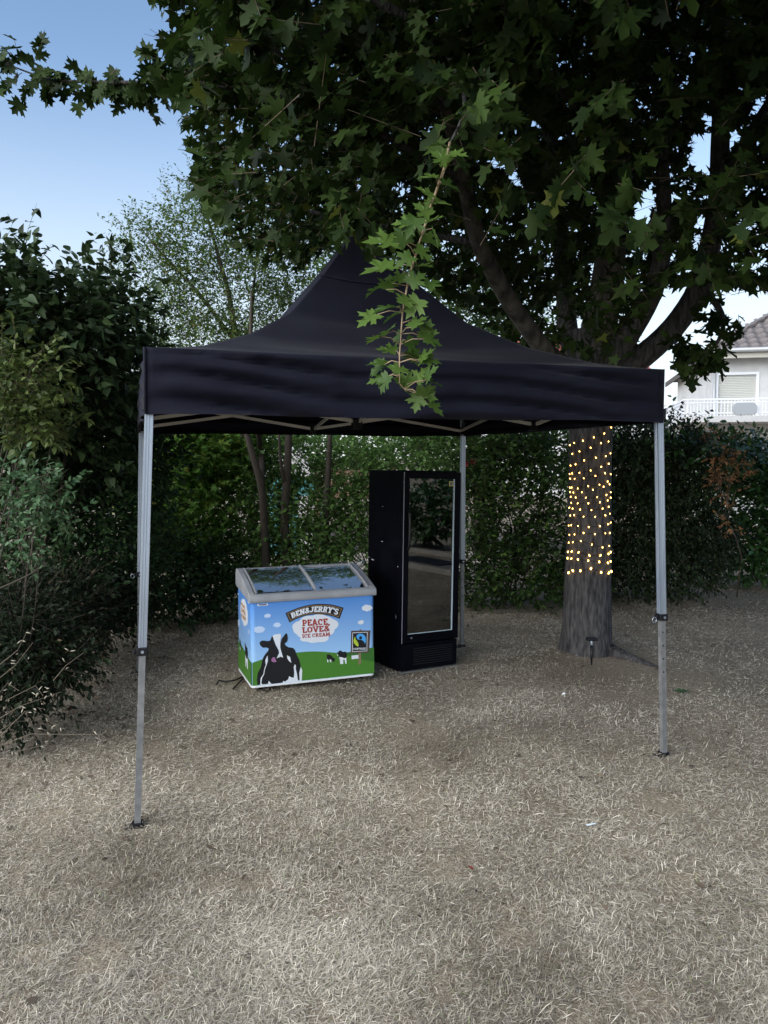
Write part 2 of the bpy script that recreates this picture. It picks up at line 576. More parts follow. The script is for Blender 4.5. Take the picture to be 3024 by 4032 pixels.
# grass blades: bent three-vertex tapering strips, matted and trampled
def grass_patch():
    N = 720000
    # density falls with distance from the photo's standpoint, spread over all the lawn in view
    r = 1.9 * (13.0 / 1.9) ** (rng.random(N) ** 1.25)
    th = rng.uniform(-R(33), R(33), N)
    wing = rng.random(N) < .17
    th = np.where(wing, np.sign(th) * rng.uniform(R(33), R(72), N), th)
    x, y = r * np.sin(th), r * np.cos(th)
    # clumping
    cl = np.array([noise.noise((a * 2.6, b_ * 2.6, 5)) + .7 * noise.noise((a * 7, b_ * 7, 2)) for a, b_ in zip(x, y)])
    keep = cl + rng.normal(0, .35, N) > -.42
    # bare earth patches
    for cx, cy, rr in BARE:
        d = np.hypot((x - cx), (y - cy) * .9)
        keep &= ~((d < rr * rng.uniform(.55, 1.15, N)) & (rng.random(N) < .85))
    # under the beds on the left edge
    keep &= ~((y < 9) & (x < -2.62 - .03 * y + rng.normal(0, .12, N)) & (rng.random(N) < .9))
    keep &= ~((y > 9.6 + rng.normal(0, .25, N)) & (x < 3.2) & (rng.random(N) < .9))
    x, y, cl, r, wing = x[keep], y[keep], cl[keep], r[keep], wing[keep]
    n = len(x)
    z = np.array([gz(a, b_) for a, b_ in zip(x, y)])
    az = rng.uniform(0, 2 * math.pi, n)
    # combed direction in patches
    comb = np.array([noise.noise((a * .8, b_ * .8, 7)) * 5 for a, b_ in zip(x, y)])
    az = np.where(rng.random(n) < .25, comb + rng.normal(0, .8, n), az)
    el = np.abs(rng.normal(R(10), R(13), n))
    el = np.where(rng.random(n) < .07, rng.uniform(R(35), R(75), n), el)
    L = rng.gamma(5, .0049, n) + .009
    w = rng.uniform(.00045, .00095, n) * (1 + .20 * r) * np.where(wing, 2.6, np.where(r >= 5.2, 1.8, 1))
    d = np.stack([np.cos(az) * np.cos(el), np.sin(az) * np.cos(el), np.sin(el)], 1)
    side = np.stack([-np.sin(az), np.cos(az), np.zeros(n)], 1)
    side = unit(side + rng.normal(0, .35, (n, 3)))
    p0 = np.stack([x, y, z + rng.uniform(0, .012, n)], 1)
    bend = rng.normal(0, .12, (n, 1)) * side
    bend[:, 2] -= rng.uniform(0, .35, n)
    p1 = p0 + d * L[:, None] * .5
    p2 = p1 + (d + bend) * L[:, None] * .5
    p2[:, 2] = np.maximum(p2[:, 2], z + .002)
    W = side * w[:, None]
    V = np.stack([p0 - W * .8, p0 + W * .8, p1 - W, p1 + W, p2], 1).reshape(-1, 3)
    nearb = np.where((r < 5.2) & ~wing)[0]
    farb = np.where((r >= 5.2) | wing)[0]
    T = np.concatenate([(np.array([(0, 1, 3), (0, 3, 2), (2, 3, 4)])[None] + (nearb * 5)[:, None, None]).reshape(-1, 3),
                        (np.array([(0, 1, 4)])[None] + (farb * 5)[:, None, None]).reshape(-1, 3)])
    patch = np.array([noise.noise((a * 1.3, b_ * 1.3, 17)) + .5 * noise.noise((a * 4, b_ * 4, 31)) for a, b_ in zip(x, y)])
    tint = np.clip(.50 + .42 * patch + rng.normal(0, .26, n), 0, .9)
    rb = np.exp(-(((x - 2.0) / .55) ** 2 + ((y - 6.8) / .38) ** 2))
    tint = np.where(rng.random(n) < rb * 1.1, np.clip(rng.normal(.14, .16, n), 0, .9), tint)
    green = rng.random(n) < .025
    tint = np.where(green, .99, tint)
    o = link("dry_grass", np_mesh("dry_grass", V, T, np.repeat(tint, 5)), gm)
    tag(o, "short dry matted grass covering the parched lawn", "grass", kind="stuff")


BARE = [(2.0, 6.75, .30), (2.45, 6.75, .42), (2.75, 6.45, .35), (2.15, 7.35, .42), (1.5, 4.1, .16), (.25, 3.4, .12), (-.2, 4.55, .14), (.5, 2.9, .1), (.9, 2.55, .13),
        (-.6, 3.3, .1), (-1.1, 2.8, .12), (.15, 3.9, .13), (1.3, 3.3, .1), (.35, 5.2, .12), (-1.5, 4.9, .12), (3.1, 5.4, .2)]
grass_patch()

# ------------------------------------------------------------------ canopy tent
TC, TYAW = Vector((-.2008, 5.7141, 0)), .3148
tent = thing("canopy_tent", TC, TYAW, "black pop-up canopy tent with pointed roof on four aluminium legs", "tent")
Rt = Matrix.Rotation(-TYAW, 3, 'Z')
def to_tent(p):
    return Rt @ (Vector(p) - TC)

HA, EAVE, VAL = 1.51, 2.438, 2.112
prof_v = [0, .1, .2, .4, .6, .8, .9, 1.0]
prof_z = [EAVE, 2.462, 2.50, 2.625, 2.82, 3.165, 3.36, 3.545]
def roof_z(u, v):
    z = np.interp(v, prof_v, prof_z)
    # panel between the hips hangs a little lower and fuller
    sag = (1 - u * u) * math.sin(math.pi * min(1, v * 1.02)) * .05
    return z - sag

def canopy_mesh():
    g = MB()
    NU, NV, NW = 72, 44, 18
    for k in range(4):
        bulge = .075 if k == 3 else 0
        A = Matrix.Rotation(k * math.pi / 2, 3, 'Z')
        base = len(g.v)
        seed = k * 13.7
        for j in range(NW + NV + 1):
            for i in range(NU + 1):
                u = -1 + 2 * i / NU
                edge = 1 - abs(u) ** 6
                if j < NW:          # valance, from hem upwards
                    t = j / NW
                    z = VAL + (EAVE - VAL) * t
                    # long horizontal swags that gather at the corners
                    ph = noise.noise((u * 1.1 + seed, t * .6, 1.3)) * 2.4
                    fold = math.sin(t * 10.5 + u * 1.2 + ph * 1.5)
                    dq = (1 - abs(fold)) ** 1.5 * -.085 + math.sin(t * 23 - u * 2.6 + ph * 2.4) * .007
                    dq += (1 - abs(noise.noise((u * 4.2 + seed, t * 7 + u * 2, 6.0)))) ** 9 * -.014 + .050 + noise.noise((u * 3.3 + seed, t * 5.0, 4.0)) * .012
                    gather = .45 + .55 * abs(u) ** 1.5
                    d = dq * edge * gather * (1.5 if k != 3 else .6) + .010 * (1 - t) * edge
                    d -= .012 * math.exp(-((t - .86) / .07) ** 2) * edge
                    z += noise.noise((u * 2.2 + seed, 3.3, 8.0)) * .010 * (1 - t)
                    p = Vector((u * HA, -HA - d, z))
                else:
                    v = (j - NW) / NV
                    w = 1 - v
                    z = roof_z(u, v)
                    wr = noise.noise((u * 2.0 * w + seed, v * 7, 2.0)) * .012 + math.sin(v * 40 + u * 3 + noise.noise((u + seed, v * 3, 0)) * 5) * .006 * math.exp(-v * 5)
                    # radial pleats near the peak
                    wr += math.sin(u * 8 + seed) * .012 * max(0, v - .6) * w * 4
                    z += wr * edge * min(1, v * 8 + .2) + bulge * (1 - u * u) * math.sin(math.pi * v) ** .7 * (v > 0)
                    x = u * w * HA
                    r = max(.035, w * HA)
                    x = u * r
                    p = Vector((x, -r, z))
                g.v.append(tuple(A @ p))
        n = NU + 1
        for j in range(NW + NV):
            for i in range(NU):
                g.f.append((base + j * n + i, base + j * n + i + 1, base + (j + 1) * n + i + 1, base + (j + 1) * n + i))
    return g
cm = canopy_mesh()
cm.add([(-.036, -.036, 3.54), (.036, -.036, 3.54), (.036, .036, 3.54), (-.036, .036, 3.54)], [(0, 1, 2, 3)])
canopy = cm.build("canopy", M['cloth'], tent, True)
wd = canopy.modifiers.new("weld", 'WELD')
wd.merge_threshold = .0015
# peak seam: narrow raised welt all round
sm = MB()
for k in range(4):
    A = Matrix.Rotation(k * math.pi / 2, 3, 'Z')
    pts = []
    for i in range(25):
        u = -1 + 2 * i / 24
        v = .775
        pts.append(A @ Vector((u * (1 - v) * HA, -(1 - v) * HA - .004, roof_z(u, v) + .006)))
    sm.tube(pts, .004, 5)
sm.build("seam", M['cloth'], tent, True)
# corner piping and small velcro tabs
for k in range(4):
    A = Matrix.Rotation(k * math.pi / 2, 3, 'Z')
    c = MB()
    c.tube([A @ Vector((-HA - .004, -HA - .004, VAL + .0)), A @ Vector((-HA - .004, -HA - .004, EAVE))], .007, 6)
    c.build("corner_piping", M['cloth'], tent, True)

# legs: extruded profile with grooves, clamp, inner tube with holes, foot
G = .022
leg_prof = []
def prof_side(a):
    c, s = math.cos(a), math.sin(a)
    q = [(1, -1), (1, -.55), (.88, -.5), (.88, -.12), (1, -.07), (1, .07), (.88, .12), (.88, .5), (1, .55)]
    return [(x * c - y * s, x * s + y * c) for x, y in q]
for k in range(4):
    leg_prof += prof_side(k * math.pi / 2)
ins = .045
feet = {'FL': ((-1, -1), (-1.27, 3.84), .925), 'FR': ((1, -1), (1.785, 4.79), .905), 'BR': ((1, 1), (.788, 7.67), .875), 'BL': ((-1, 1), (-2.175, 6.701), .89)}
LEG_LABEL = {'FL': 'front leg on the freezer side', 'FR': 'front leg nearest the lit tree', 'BR': 'rear leg behind the fridge', 'BL': 'rear leg by the left bushes'}
TOPS = {'FL': (598, 1640, 3.86), 'FR': (2586, 1690, 4.78), 'BR': (1822, 1745, 7.59), 'BL': (561, 1725, 6.66)}
legtop = {}
for key, ((sx, sy), base, clz) in feet.items():
    tp_ = at(*TOPS[key])
    top = to_tent((tp_.x, tp_.y, 2.40))
    bot = to_tent((base[0], base[1], gz(*base)))
    d = (top - bot)
    P = lambda z: bot + d * ((z - bot.z) / d.z)
    legtop[key] = P
    lg = MB()
    lg.tube([P(clz), P(2.40)], .0205, prof=leg_prof)
    leg = lg.build("leg", M['alu'], tent)
    it = MB()
    it.tube([P(.012 + bot.z), P(clz + .05)], .0162, prof=[(1, -1), (1, 1), (-1, 1), (-1, -1)])
    it.build("inner_tube", M['alu_dull'], leg)
    c = MB()
    c.box((-.029, -.029, clz - .026), (.029, .029, clz + .016), Matrix.Translation((P(clz).x, P(clz).y, 0)))
    c.box((-.047, -.014, clz - .020), (-.029, .014, clz + .004), Matrix.Translation((P(clz).x, P(clz).y, 0)))
    c.build("clamp", M['black_plastic'], leg, bevel=.005)
    pin = MB()
    pin.tube([P(clz - .005) + Vector((0, -.029, 0)), P(clz - .005) + Vector((0, -.034, 0))], .008, 10)
    pin.build("lock_pin", M['alu'], leg)
    if key in ('FR', 'BL'):
        rg = MB()
        ring = [P(clz - .012) + Vector((-.060 + .015 * math.cos(a), -.008, -.008 + .018 * math.sin(a))) for a in np.linspace(0, 2 * math.pi, 13)]
        rg.tube(ring, .0028, 5, cap=False)
        rg.build("pull_ring", M['alu'], leg, True)
    for h in range(4 if key in ('FR', 'BR') else 0):
        hz = clz - .10 - .085 * h
        hl = MB()
        q = P(hz) + Vector((-.005, -.0166, 0))
        hl.tube([q, q + Vector((0, -.0015, 0))], .0055, 8)
        hl.build("hole", M['black_plastic'], leg)
    ft = MB()
    ft.box((-.028, -.028, bot.z), (.028, .028, bot.z + .022), Matrix.Translation((bot.x, bot.y, 0)))
    ft.box((-.060, -.034, bot.z - .002), (.034, .034, bot.z + .006), Matrix.Translation((bot.x, bot.y, 0)))
    ft.build("foot", M['black_plastic'], leg, bevel=.003)
    sl = MB()
    q = P(2.17)
    sl.box((-.032, -.032, 2.13), (.032, .032, 2.20), Matrix.Translation((q.x, q.y, 0)))
    sl.build("slider", M['black_plastic'], leg, bevel=.004)

def truss(a, b, hi_a, lo_a, hi_b, lo_b):
    """one scissor: two crossing bars between plan points a and b"""
    n = Vector((b[1] - a[1], a[0] - b[0], 0)).normalized() * .011
    for s, za, zb in ((1, hi_a, lo_b), (-1, lo_a, hi_b)):
        t = MB()
        t.bar(Vector((a[0], a[1], za)) + n * s, Vector((b[0], b[1], zb)) + n * s, .013, .026)
        t.build("truss_bar", M['bar'], tent)
def joint(p, w=.028, h=.05):
    j = MB()
    j.box((p[0] - w, p[1] - w, p[2] - h), (p[0] + w, p[1] + w, p[2] + h))
    j.build("joint", M['black_plastic'], tent, bevel=.004)
q = HA - ins
cs = [(-q, -q), (q, -q), (q, q), (-q, q)]
HI, LO = 2.385, 2.165
for k in range(4):
    a, b2 = cs[k], cs[(k + 1) % 4]
    m_ = ((a[0] + b2[0]) / 2, (a[1] + b2[1]) / 2)
    truss(a, m_, HI, LO, HI, LO)
    truss(m_, b2, HI, LO, HI, LO)
    joint((m_[0], m_[1], LO)); joint((m_[0], m_[1], HI))
    truss(m_, (0, 0), HI, LO, HI, LO)
joint((0, 0, LO - .015), .035, .04)
joint((0, 0, HI), .035, .04)
cp = MB()
cp.tube([(0, 0, LO), (0, 0, 3.44)], .016, 10)
cp.tube([(0, 0, 3.44), (0, 0, 3.53)], [.016, .034], 10)
cp.build("centre_pole", M['black_plastic'], tent, True)

# ------------------------------------------------------------------ chest freezer
FW, FD = 1.054, .60
FLOC, FYAW = Vector((-1.068, 6.10, 0)), .363
fz = thing("chest_freezer", FLOC, FYAW, "ice cream chest freezer with curved glass lid and cow print", "freezer")
Z0, ZF, ZB = .05, .735, .79       # body bottom, body top at the front and the back
bm_ = mat('printed_sky_blue', (.2, .45, .8), .35)
nt = bm_.node_tree
b = nt.nodes["Principled BSDF"]
tc = nt.nodes.new("ShaderNodeTexCoord")
sp = nt.nodes.new("ShaderNodeSeparateXYZ")
nt.links.new(tc.outputs["Object"], sp.inputs[0])
mr = nt.nodes.new("ShaderNodeMapRange")
mr.inputs[1].default_value, mr.inputs[2].default_value = .2, .72
nt.links.new(sp.outputs["Z"], mr.inputs[0])
r_ = nt.nodes.new("ShaderNodeValToRGB")
r_.color_ramp.elements[0].color = (.36, .60, .88, 1)
r_.color_ramp.elements[1].color = (.085, .26, .66, 1)
nt.links.new(mr.outputs[0], r_.inputs[0])
nt.links.new(r_.outputs[0], b.inputs["Base Color"])
M['print_sky'] = bm_

def rounded_plan(x0, y0, x1, y1, r, n=5):
    pts = []
    for cx, cy, a0 in ((x1 - r, y0 + r, -90), (x1 - r, y1 - r, 0), (x0 + r, y1 - r, 90), (x0 + r, y0 + r, 180)):
        for i in range(n + 1):
            a = R(a0 + 90 * i / n)
            pts.append((cx + r * math.cos(a), cy + r * math.sin(a)))
    return pts
body = MB()
plan = rounded_plan(0, 0, FW, FD, .035)
inner = rounded_plan(.05, .05, FW - .05, FD - .05, .02)
n = len(plan)
zt = lambda y: ZF + (ZB - ZF) * y / FD
body.add([(x, y, Z0) for x, y in plan] + [(x, y, zt(y)) for x, y in plan], [(i, (i + 1) % n, n + (i + 1) % n, n + i) for i in range(n)] + [tuple(reversed(range(n)))])
fbody = body.build("body", M['print_sky'], fz)
tub = MB()
tub.add([(x, y, zt(y)) for x, y in plan] + [(x, y, zt(y) - .002) for x, y in inner] + [(x, y, .66) for x, y in inner],
        [(i, (i + 1) % n, n + (i + 1) % n, n + i) for i in range(n)] + [(n + i, n + (i + 1) % n, 2 * n + (i + 1) % n, 2 * n + i) for i in range(n)] + [tuple(range(2 * n, 3 * n))])
M['liner'] = mat('white_liner', (.72, .76, .76), .4)
tub.build("tub", M['liner'], fz)
trim = MB()
pl2 = rounded_plan(-.004, -.004, FW + .004, FD + .004, .038)
trim.add([(x, y, Z0 - .006) for x, y in pl2] + [(x, y, Z0 + .010) for x, y in pl2], [(i, (i + 1) % n, n + (i + 1) % n, n + i) for i in range(n)] + [tuple(reversed(range(n))), tuple(range(n, 2 * n))])
M['white_trim'] = mat('white_trim', (.75, .77, .78), .45)
trim.build("bottom_trim", M['white_trim'], fz)
ub = MB()
ub.box((.06, .06, .025), (FW - .06, FD - .06, Z0 - .007))
ub.build("underframe", M['black_plastic'], fz)
for cx in (.09, FW - .09):
    for cy in (.09, FD - .09):
        w = MB()
        w.tube([(cx - .012, cy, .026), (cx + .012, cy, .026)], .026, 12)
        w.build("castor", M['black_plastic'], fz, True)
# grey plastic rim: front band, back band, two arched cheeks
M['rim'] = noisy(mat('grey_rim_plastic', (.30, .31, .33), .4), (.27, .28, .30), (.34, .35, .37), 6, 3)
def arch(y):
    t = min(1, max(0, y / (FD * .97)))
    return .795 + .14 * (1 - (1 - t) ** 1.4)
band = MB()
sec = [(-.014, ZF + .002), (-.020, ZF + .022), (-.018, ZF + .050), (-.004, .799), (.030, .806), (.034, ZF + .004)]
band.prism(sec, lambda p: (-.014, p[0], p[1]), lambda p: (FW + .014, p[0], p[1]))
fb = band.build("front_rim", M['rim'], fz, bevel=.004)
bk = MB()
sec = [(FD - .05, .78), (FD + .016, .796), (FD + .012, .90), (FD - .02, .942), (FD - .062, .938)]
bk.prism(sec, lambda p: (-.014, p[0], p[1]), lambda p: (FW + .014, p[0], p[1]))
bk.build("back_rim", M['rim'], fz, bevel=.006)
for sx in (0, 1):
    x0, x1 = (-.016, .036) if sx == 0 else (FW - .036, FW + .016)
    ys_ = [.012 + (FD - .03 - .012) * i / 14 for i in range(15)]
    poly = [(y, zt(y) + .002) for y in (FD - .018, .012)] + [(y, arch(y) + .008) for y in ys_]
    ck = MB()
    ck.prism(poly, lambda p, x0=x0: (x0, p[0], p[1]), lambda p, x1=x1: (x1, p[0], p[1]))
    ck.build("end_cheek", M['rim'], fz, bevel=.009)
# glass lids (two curved sliding panes) and their frames
gmat = bpy.data.materials.new('lid_glass')
gmat.use_nodes = True
nt = gmat.node_tree
nt.nodes.remove(nt.nodes["Principled BSDF"])
tr = nt.nodes.new("ShaderNodeBsdfTransparent")
tr.inputs[0].default_value = (.93, .97, .95, 1)
gl = nt.nodes.new("ShaderNodeBsdfGlossy")
gl.inputs["Roughness"].default_value = .02
fr = nt.nodes.new("ShaderNodeFresnel")
fr.inputs[0].default_value = 12.0
mx = nt.nodes.new("ShaderNodeMixShader")
nt.links.new(fr.outputs[0], mx.inputs[0])
nt.links.new(tr.outputs[0], mx.inputs[1])
nt.links.new(gl.outputs[0], mx.inputs[2])
nt.links.new(mx.outputs[0], nt.nodes["Material Output"].inputs[0])
M['glass'] = gmat
for (x0, x1, dz) in ((.040, .56, .004), (.52, FW - .040, -.006)):
    gp = MB()
    nn = 16
    for i in range(nn + 1):
        y = .034 + (FD - .06 - .034) * i / nn
        for x in (x0, x1):
            gp.v.append((x, y, arch(y) + dz))
    for i in range(nn):
        gp.f.append((2 * i, 2 * i + 1, 2 * i + 3, 2 * i + 2))
    gp.build("glass_lid", M['glass'], fz, True)
fm = MB()
for xa in (.545,):
    pts = [(xa, .03 + (FD - .085) * i / 14, arch(.03 + (FD - .085) * i / 14) + .010) for i in range(15)]
    fm.tube(pts, .013, prof=[(1, .5), (-1, .5), (-1, -.5), (1, -.5)])
fm.build("lid_frame", M['rim'], fz)
for xa in (.048, FW - .048):
    fm = MB()
    pts = [(xa, .03 + (FD - .085) * i / 14, arch(.03 + (FD - .085) * i / 14) + .006) for i in range(15)]
    fm.tube(pts, .010, prof=[(1, .6), (-1, .6), (-1, -.6), (1, -.6)])
    fm.build("lid_frame", M['rim'], fz)
# divider seen inside the tub
dv = MB()
dv.box((.79, .06, .662), (.796, FD - .06, .72))
dv.build("tub_divider", M['liner'], fz)
hw = MB()
hw.tube([(FW - .03 + .10 * math.sin(a), FD - .06 - .16 * (a / math.pi), .90 + .07 * math.sin(a)) for a in np.linspace(0, math.pi, 12)], .004, 6)
hw.build("wire_handle", M['alu'], fz, True)

# printed decals: traced in a close-up of the photo and brought to the front panel
def homog(src, dst):
    A, bb = [], []
    for (x, y), (u, v) in zip(src, dst):
        A += [[x, y, 1, 0, 0, 0, -u * x, -u * y], [0, 0, 0, x, y, 1, -v * x, -v * y]]
        bb += [u, v]
    h = np.linalg.solve(np.array(A, float), np.array(bb, float))
    return np.append(h, 1).reshape(3, 3)
HF = homog([(305, 535), (1451, 460), (1449, 1195), (303, 1325)], [(0, ZF), (FW, ZF), (FW, Z0), (0, Z0)])
HL = homog([(163, 350), (303, 535), (303, 1325), (165, 1125)], [(FD, ZB), (0, ZF), (0, Z0), (FD, Z0)])
def fmap(p, d):
    q = HF @ np.array([p[0], p[1], 1.0])
    return Vector((q[0] / q[2], -.0008 - d, max(Z0 + .012, q[1] / q[2])))
def lmap(p, d):
    q = HL @ np.array([p[0], p[1], 1.0])
    return Vector((-.0008 - d, q[0] / q[2], max(Z0 + .012, q[1] / q[2])))
def decal(name, polys, m, mp, layer, parent=fz):
    if len(polys) > 1:
        return [decal(name, [p], m, mp, layer + i * .05, parent) for i, p in enumerate(polys)]
    o = MB()
    for i, poly in enumerate(polys):
        pts = [mp(p, layer * .0006 + i * .00001) for p in poly]
        tri = tessellate_polygon([[Vector((p[0], p[1], 0)) for p in poly]])
        o.add(pts, [tuple(t) for t in tri])
    return o.build(name, m, parent)
def c6(pts):   # second close-up to first close-up
    return [((x / 4.879) * 2.37, (100 + y / 4.879) * 2.37) for x, y in pts]
def P_(name, c, r=.4):
    M[name] = mat(name, c, r)
    return M[name]
P_('print_green', (.06, .20, .022)); P_('print_green_dark', (.035, .14, .02)); P_('print_white', (.70, .74, .80)); P_('print_cloud', (.52, .66, .88))
P_('print_black', (.006, .007, .010)); P_('print_gold', (.24, .15, .075)); P_('print_red', (.33, .035, .02)); P_('print_pink', (.33, .14, .30)); P_('print_brown', (.085, .052, .045))
P_('print_blue', (.07, .36, .80)); P_('print_lime', (.42, .55, .04)); P_('print_orange', (.62, .32, .12)); P_('print_post', (.22, .17, .10)); P_('print_grey', (.25, .26, .30))
def curve(pts, n=6):
    """Catmull-Rom through open points"""
    out = []
    P = [pts[0]] + list(pts) + [pts[-1]]
    for i in range(1, len(P) - 2):
        for k in range(n):
            t = k / n
            out.append(tuple(.5 * (2 * P[i][c] + (P[i + 1][c] - P[i - 1][c]) * t + (2 * P[i - 1][c] - 5 * P[i][c] + 4 * P[i + 1][c] - P[i + 2][c]) * t * t + (3 * P[i][c] - P[i - 1][c] - 3 * P[i + 1][c] + P[i + 2][c]) * t ** 3) for c in (0, 1)))
    out.append(tuple(pts[-1]))
    return out
def closed(pts, n=4):
    q = curve(list(pts) + [pts[0]], n)
    return q[:-1]
hill_top = curve([(311, 1092), (420, 1055), (600, 1010), (760, 990), (900, 982), (1040, 990), (1150, 998)], 5)
decal("printed_hill", [curve([(1130, 997), (1230, 985), (1330, 962), (1447, 942)], 4) + [(1447, 1190), (1130, 1230)]], M['print_green_dark'], fmap, .5)
decal("printed_hill", [hill_top + curve([(1150, 998), (1260, 1040), (1447, 1075)], 4) + [(1447, 1198), (311, 1328)]], M['print_green'], fmap, 1)
decal("printed_hill", [curve([(164, 868), (200, 915), (240, 985), (275, 1050), (301, 1092)], 4) + [(301, 1322), (165, 1122)]], M['print_green'], lmap, 1)
def puff(cx, cy, w, h, seed, n=44, lobes=7, slant=-.06):
    rr = random.Random(seed)
    cir = []
    for i in range(lobes):
        a = 2 * math.pi * i / lobes + rr.uniform(-.2, .2)
        cir.append((math.cos(a) * .55, math.sin(a) * .5, rr.uniform(.36, .50)))
    out = []
    for k in range(n):
        a = 2 * math.pi * k / n
        dx, dy = math.cos(a), math.sin(a)
        best = .3
        for (x, y, r0) in cir:
            bq = dx * x + dy * y
            disc = bq * bq - (x * x + y * y - r0 * r0)
            if disc > 0: best = max(best, bq + math.sqrt(disc))
        x, y = dx * best * w / 2, dy * best * h / 2
        out.append((cx + x, cy + y + x * slant))
    return out
for i, (cx, cy, w, h) in enumerate([(460, 649, 66, 44), (550, 735, 76, 52), (380, 777, 112, 68), (1384, 577, 98, 66), (1327, 710, 60, 44)]):
    decal("printed_cloud", [puff(cx, cy, w, h, i + 3)], M['print_cloud'] if i < 3 else M['print_white'], fmap, 1)
decal("printed_cloud", [puff(900, 750, 440, 260, 21, 60, 9), puff(895, 850, 290, 120, 22)], M['print_white'], fmap, .8)
for i, (cx, cy, w, h) in enumerate([(191, 385, 14, 40), (172, 433, 9, 24), (280, 518, 18, 36), (283, 800, 16, 50), (176, 705, 20, 80)]):
    decal("printed_cloud", [puff(cx, cy, w, h, i + 31, slant=.6)], M['print_cloud'], lmap, 1)
decal("printed_cloud", [puff(233, 610, 82, 275, 41, 50, 8, slant=.8)], M['print_white'], lmap, .8)
# the printed cow
black = c6([(735, 2185), (722, 2080), (745, 1950), (800, 1850), (850, 1660), (900, 1580), (950, 1525), (960, 1475), (920, 1462), (850, 1465), (800, 1425), (784, 1375), (800, 1345), (835, 1328), (890, 1325), (910, 1337), (985, 1330), (1008, 1290), (1025, 1242), (1045, 1255), (1062, 1320), (1100, 1420), (1150, 1515), (1160, 1570),
            (1125, 1625), (1105, 1680), (1140, 1650), (1190, 1637), (1240, 1658), (1212, 1560), (1188, 1470), (1190, 1380), (1215, 1290), (1265, 1225), (1300, 1180), (1325, 1210), (1335, 1290), (1318, 1350), (1268, 1385), (1295, 1425), (1345, 1455), (1430, 1465), (1470, 1510), (1500, 1600), (1550, 1700), (1575, 1830),
            (1545, 1950), (1552, 2080), (1535, 2102), (1515, 2080), (1500, 1960), (1480, 1880), (1482, 1800), (1462, 1785), (1440, 1840), (1450, 1950), (1440, 2045), (1400, 2040), (1350, 2015), (1330, 2075), (1270, 2122), (1235, 2108), (1220, 2150), (1190, 2178), (1010, 2185), (990, 2150), (950, 2105), (945, 2160), (900, 2170)])
decal("printed_cow", [c6([(780, 2190), (800, 2050), (900, 1900), (1300, 1780), (1560, 1790), (1605, 1900), (1592, 2112), (1400, 2140)])], M['print_white'], fmap, 2)
decal("printed_cow", [black], M['print_black'], fmap, 3)
decal("cow_patch", [c6([(938, 1612), (942, 1720), (905, 1830), (880, 1890), (865, 1985), (830, 2040), (805, 2150), (835, 2180), (790, 2185), (795, 2060), (850, 1980), (870, 1880), (900, 1800), (890, 1710)]),
                    c6([(1310, 1610), (1370, 1640), (1395, 1755), (1350, 1720), (1320, 1670)]),
                    c6([(1040, 1240), (1070, 1210), (1190, 1195), (1205, 1240), (1188, 1310), (1183, 1450), (1210, 1570), (1238, 1655), (1190, 1636), (1112, 1668), (1162, 1570), (1152, 1500), (1092, 1390), (1055, 1290)])], M['print_white'], fmap, 4)
decal("cow_tongue", [closed(c6([(1010, 1690), (1040, 1650), (1080, 1655), (1090, 1700), (1110, 1730), (1050, 1745), (1015, 1720)]))], M['print_pink'], fmap, 4)
# two little cows and those on the end panel
decal("printed_cow", [[(1011, 1050), (1020, 1050), (1024, 1082), (1014, 1082)], [(1034, 1050), (1050, 1050), (1050, 1082), (1040, 1082)], [(1122, 1030), (1190, 1030), (1192, 1095), (1180, 1095), (1176, 1060), (1160, 1060), (1162, 1098), (1134, 1100), (1130, 1060)], [(1106, 1010), (1118, 1010), (1118, 1022), (1106, 1020)]], M['print_white'], fmap, 2)
decal("printed_cow", [closed([(1008, 1012), (1030, 1008), (1052, 1020), (1070, 1042), (1086, 1050), (1074, 1080), (1060, 1070), (1044, 1056), (1014, 1056)], 3),
                      closed([(1104, 980), (1114, 990), (1124, 974), (1140, 974), (1160, 985), (1178, 982), (1192, 990), (1195, 1010), (1192, 1035), (1170, 1044), (1150, 1035), (1120, 1032), (1114, 1012)], 3)], M['print_black'], fmap, 3)
decal("printed_cow", [[(240, 1000), (266, 1040), (266, 1150), (258, 1140), (252, 1070), (247, 1130), (241, 1110)], [(182, 900), (192, 920), (190, 965), (184, 950)]], M['print_white'], lmap, 2)
decal("printed_cow", [[(236, 890), (244, 920), (262, 950), (267, 1000), (264, 1056), (250, 1040), (240, 1000)], [(180, 845), (190, 870), (198, 930), (198, 985), (190, 940), (183, 905)]], M['print_black'], lmap, 3)

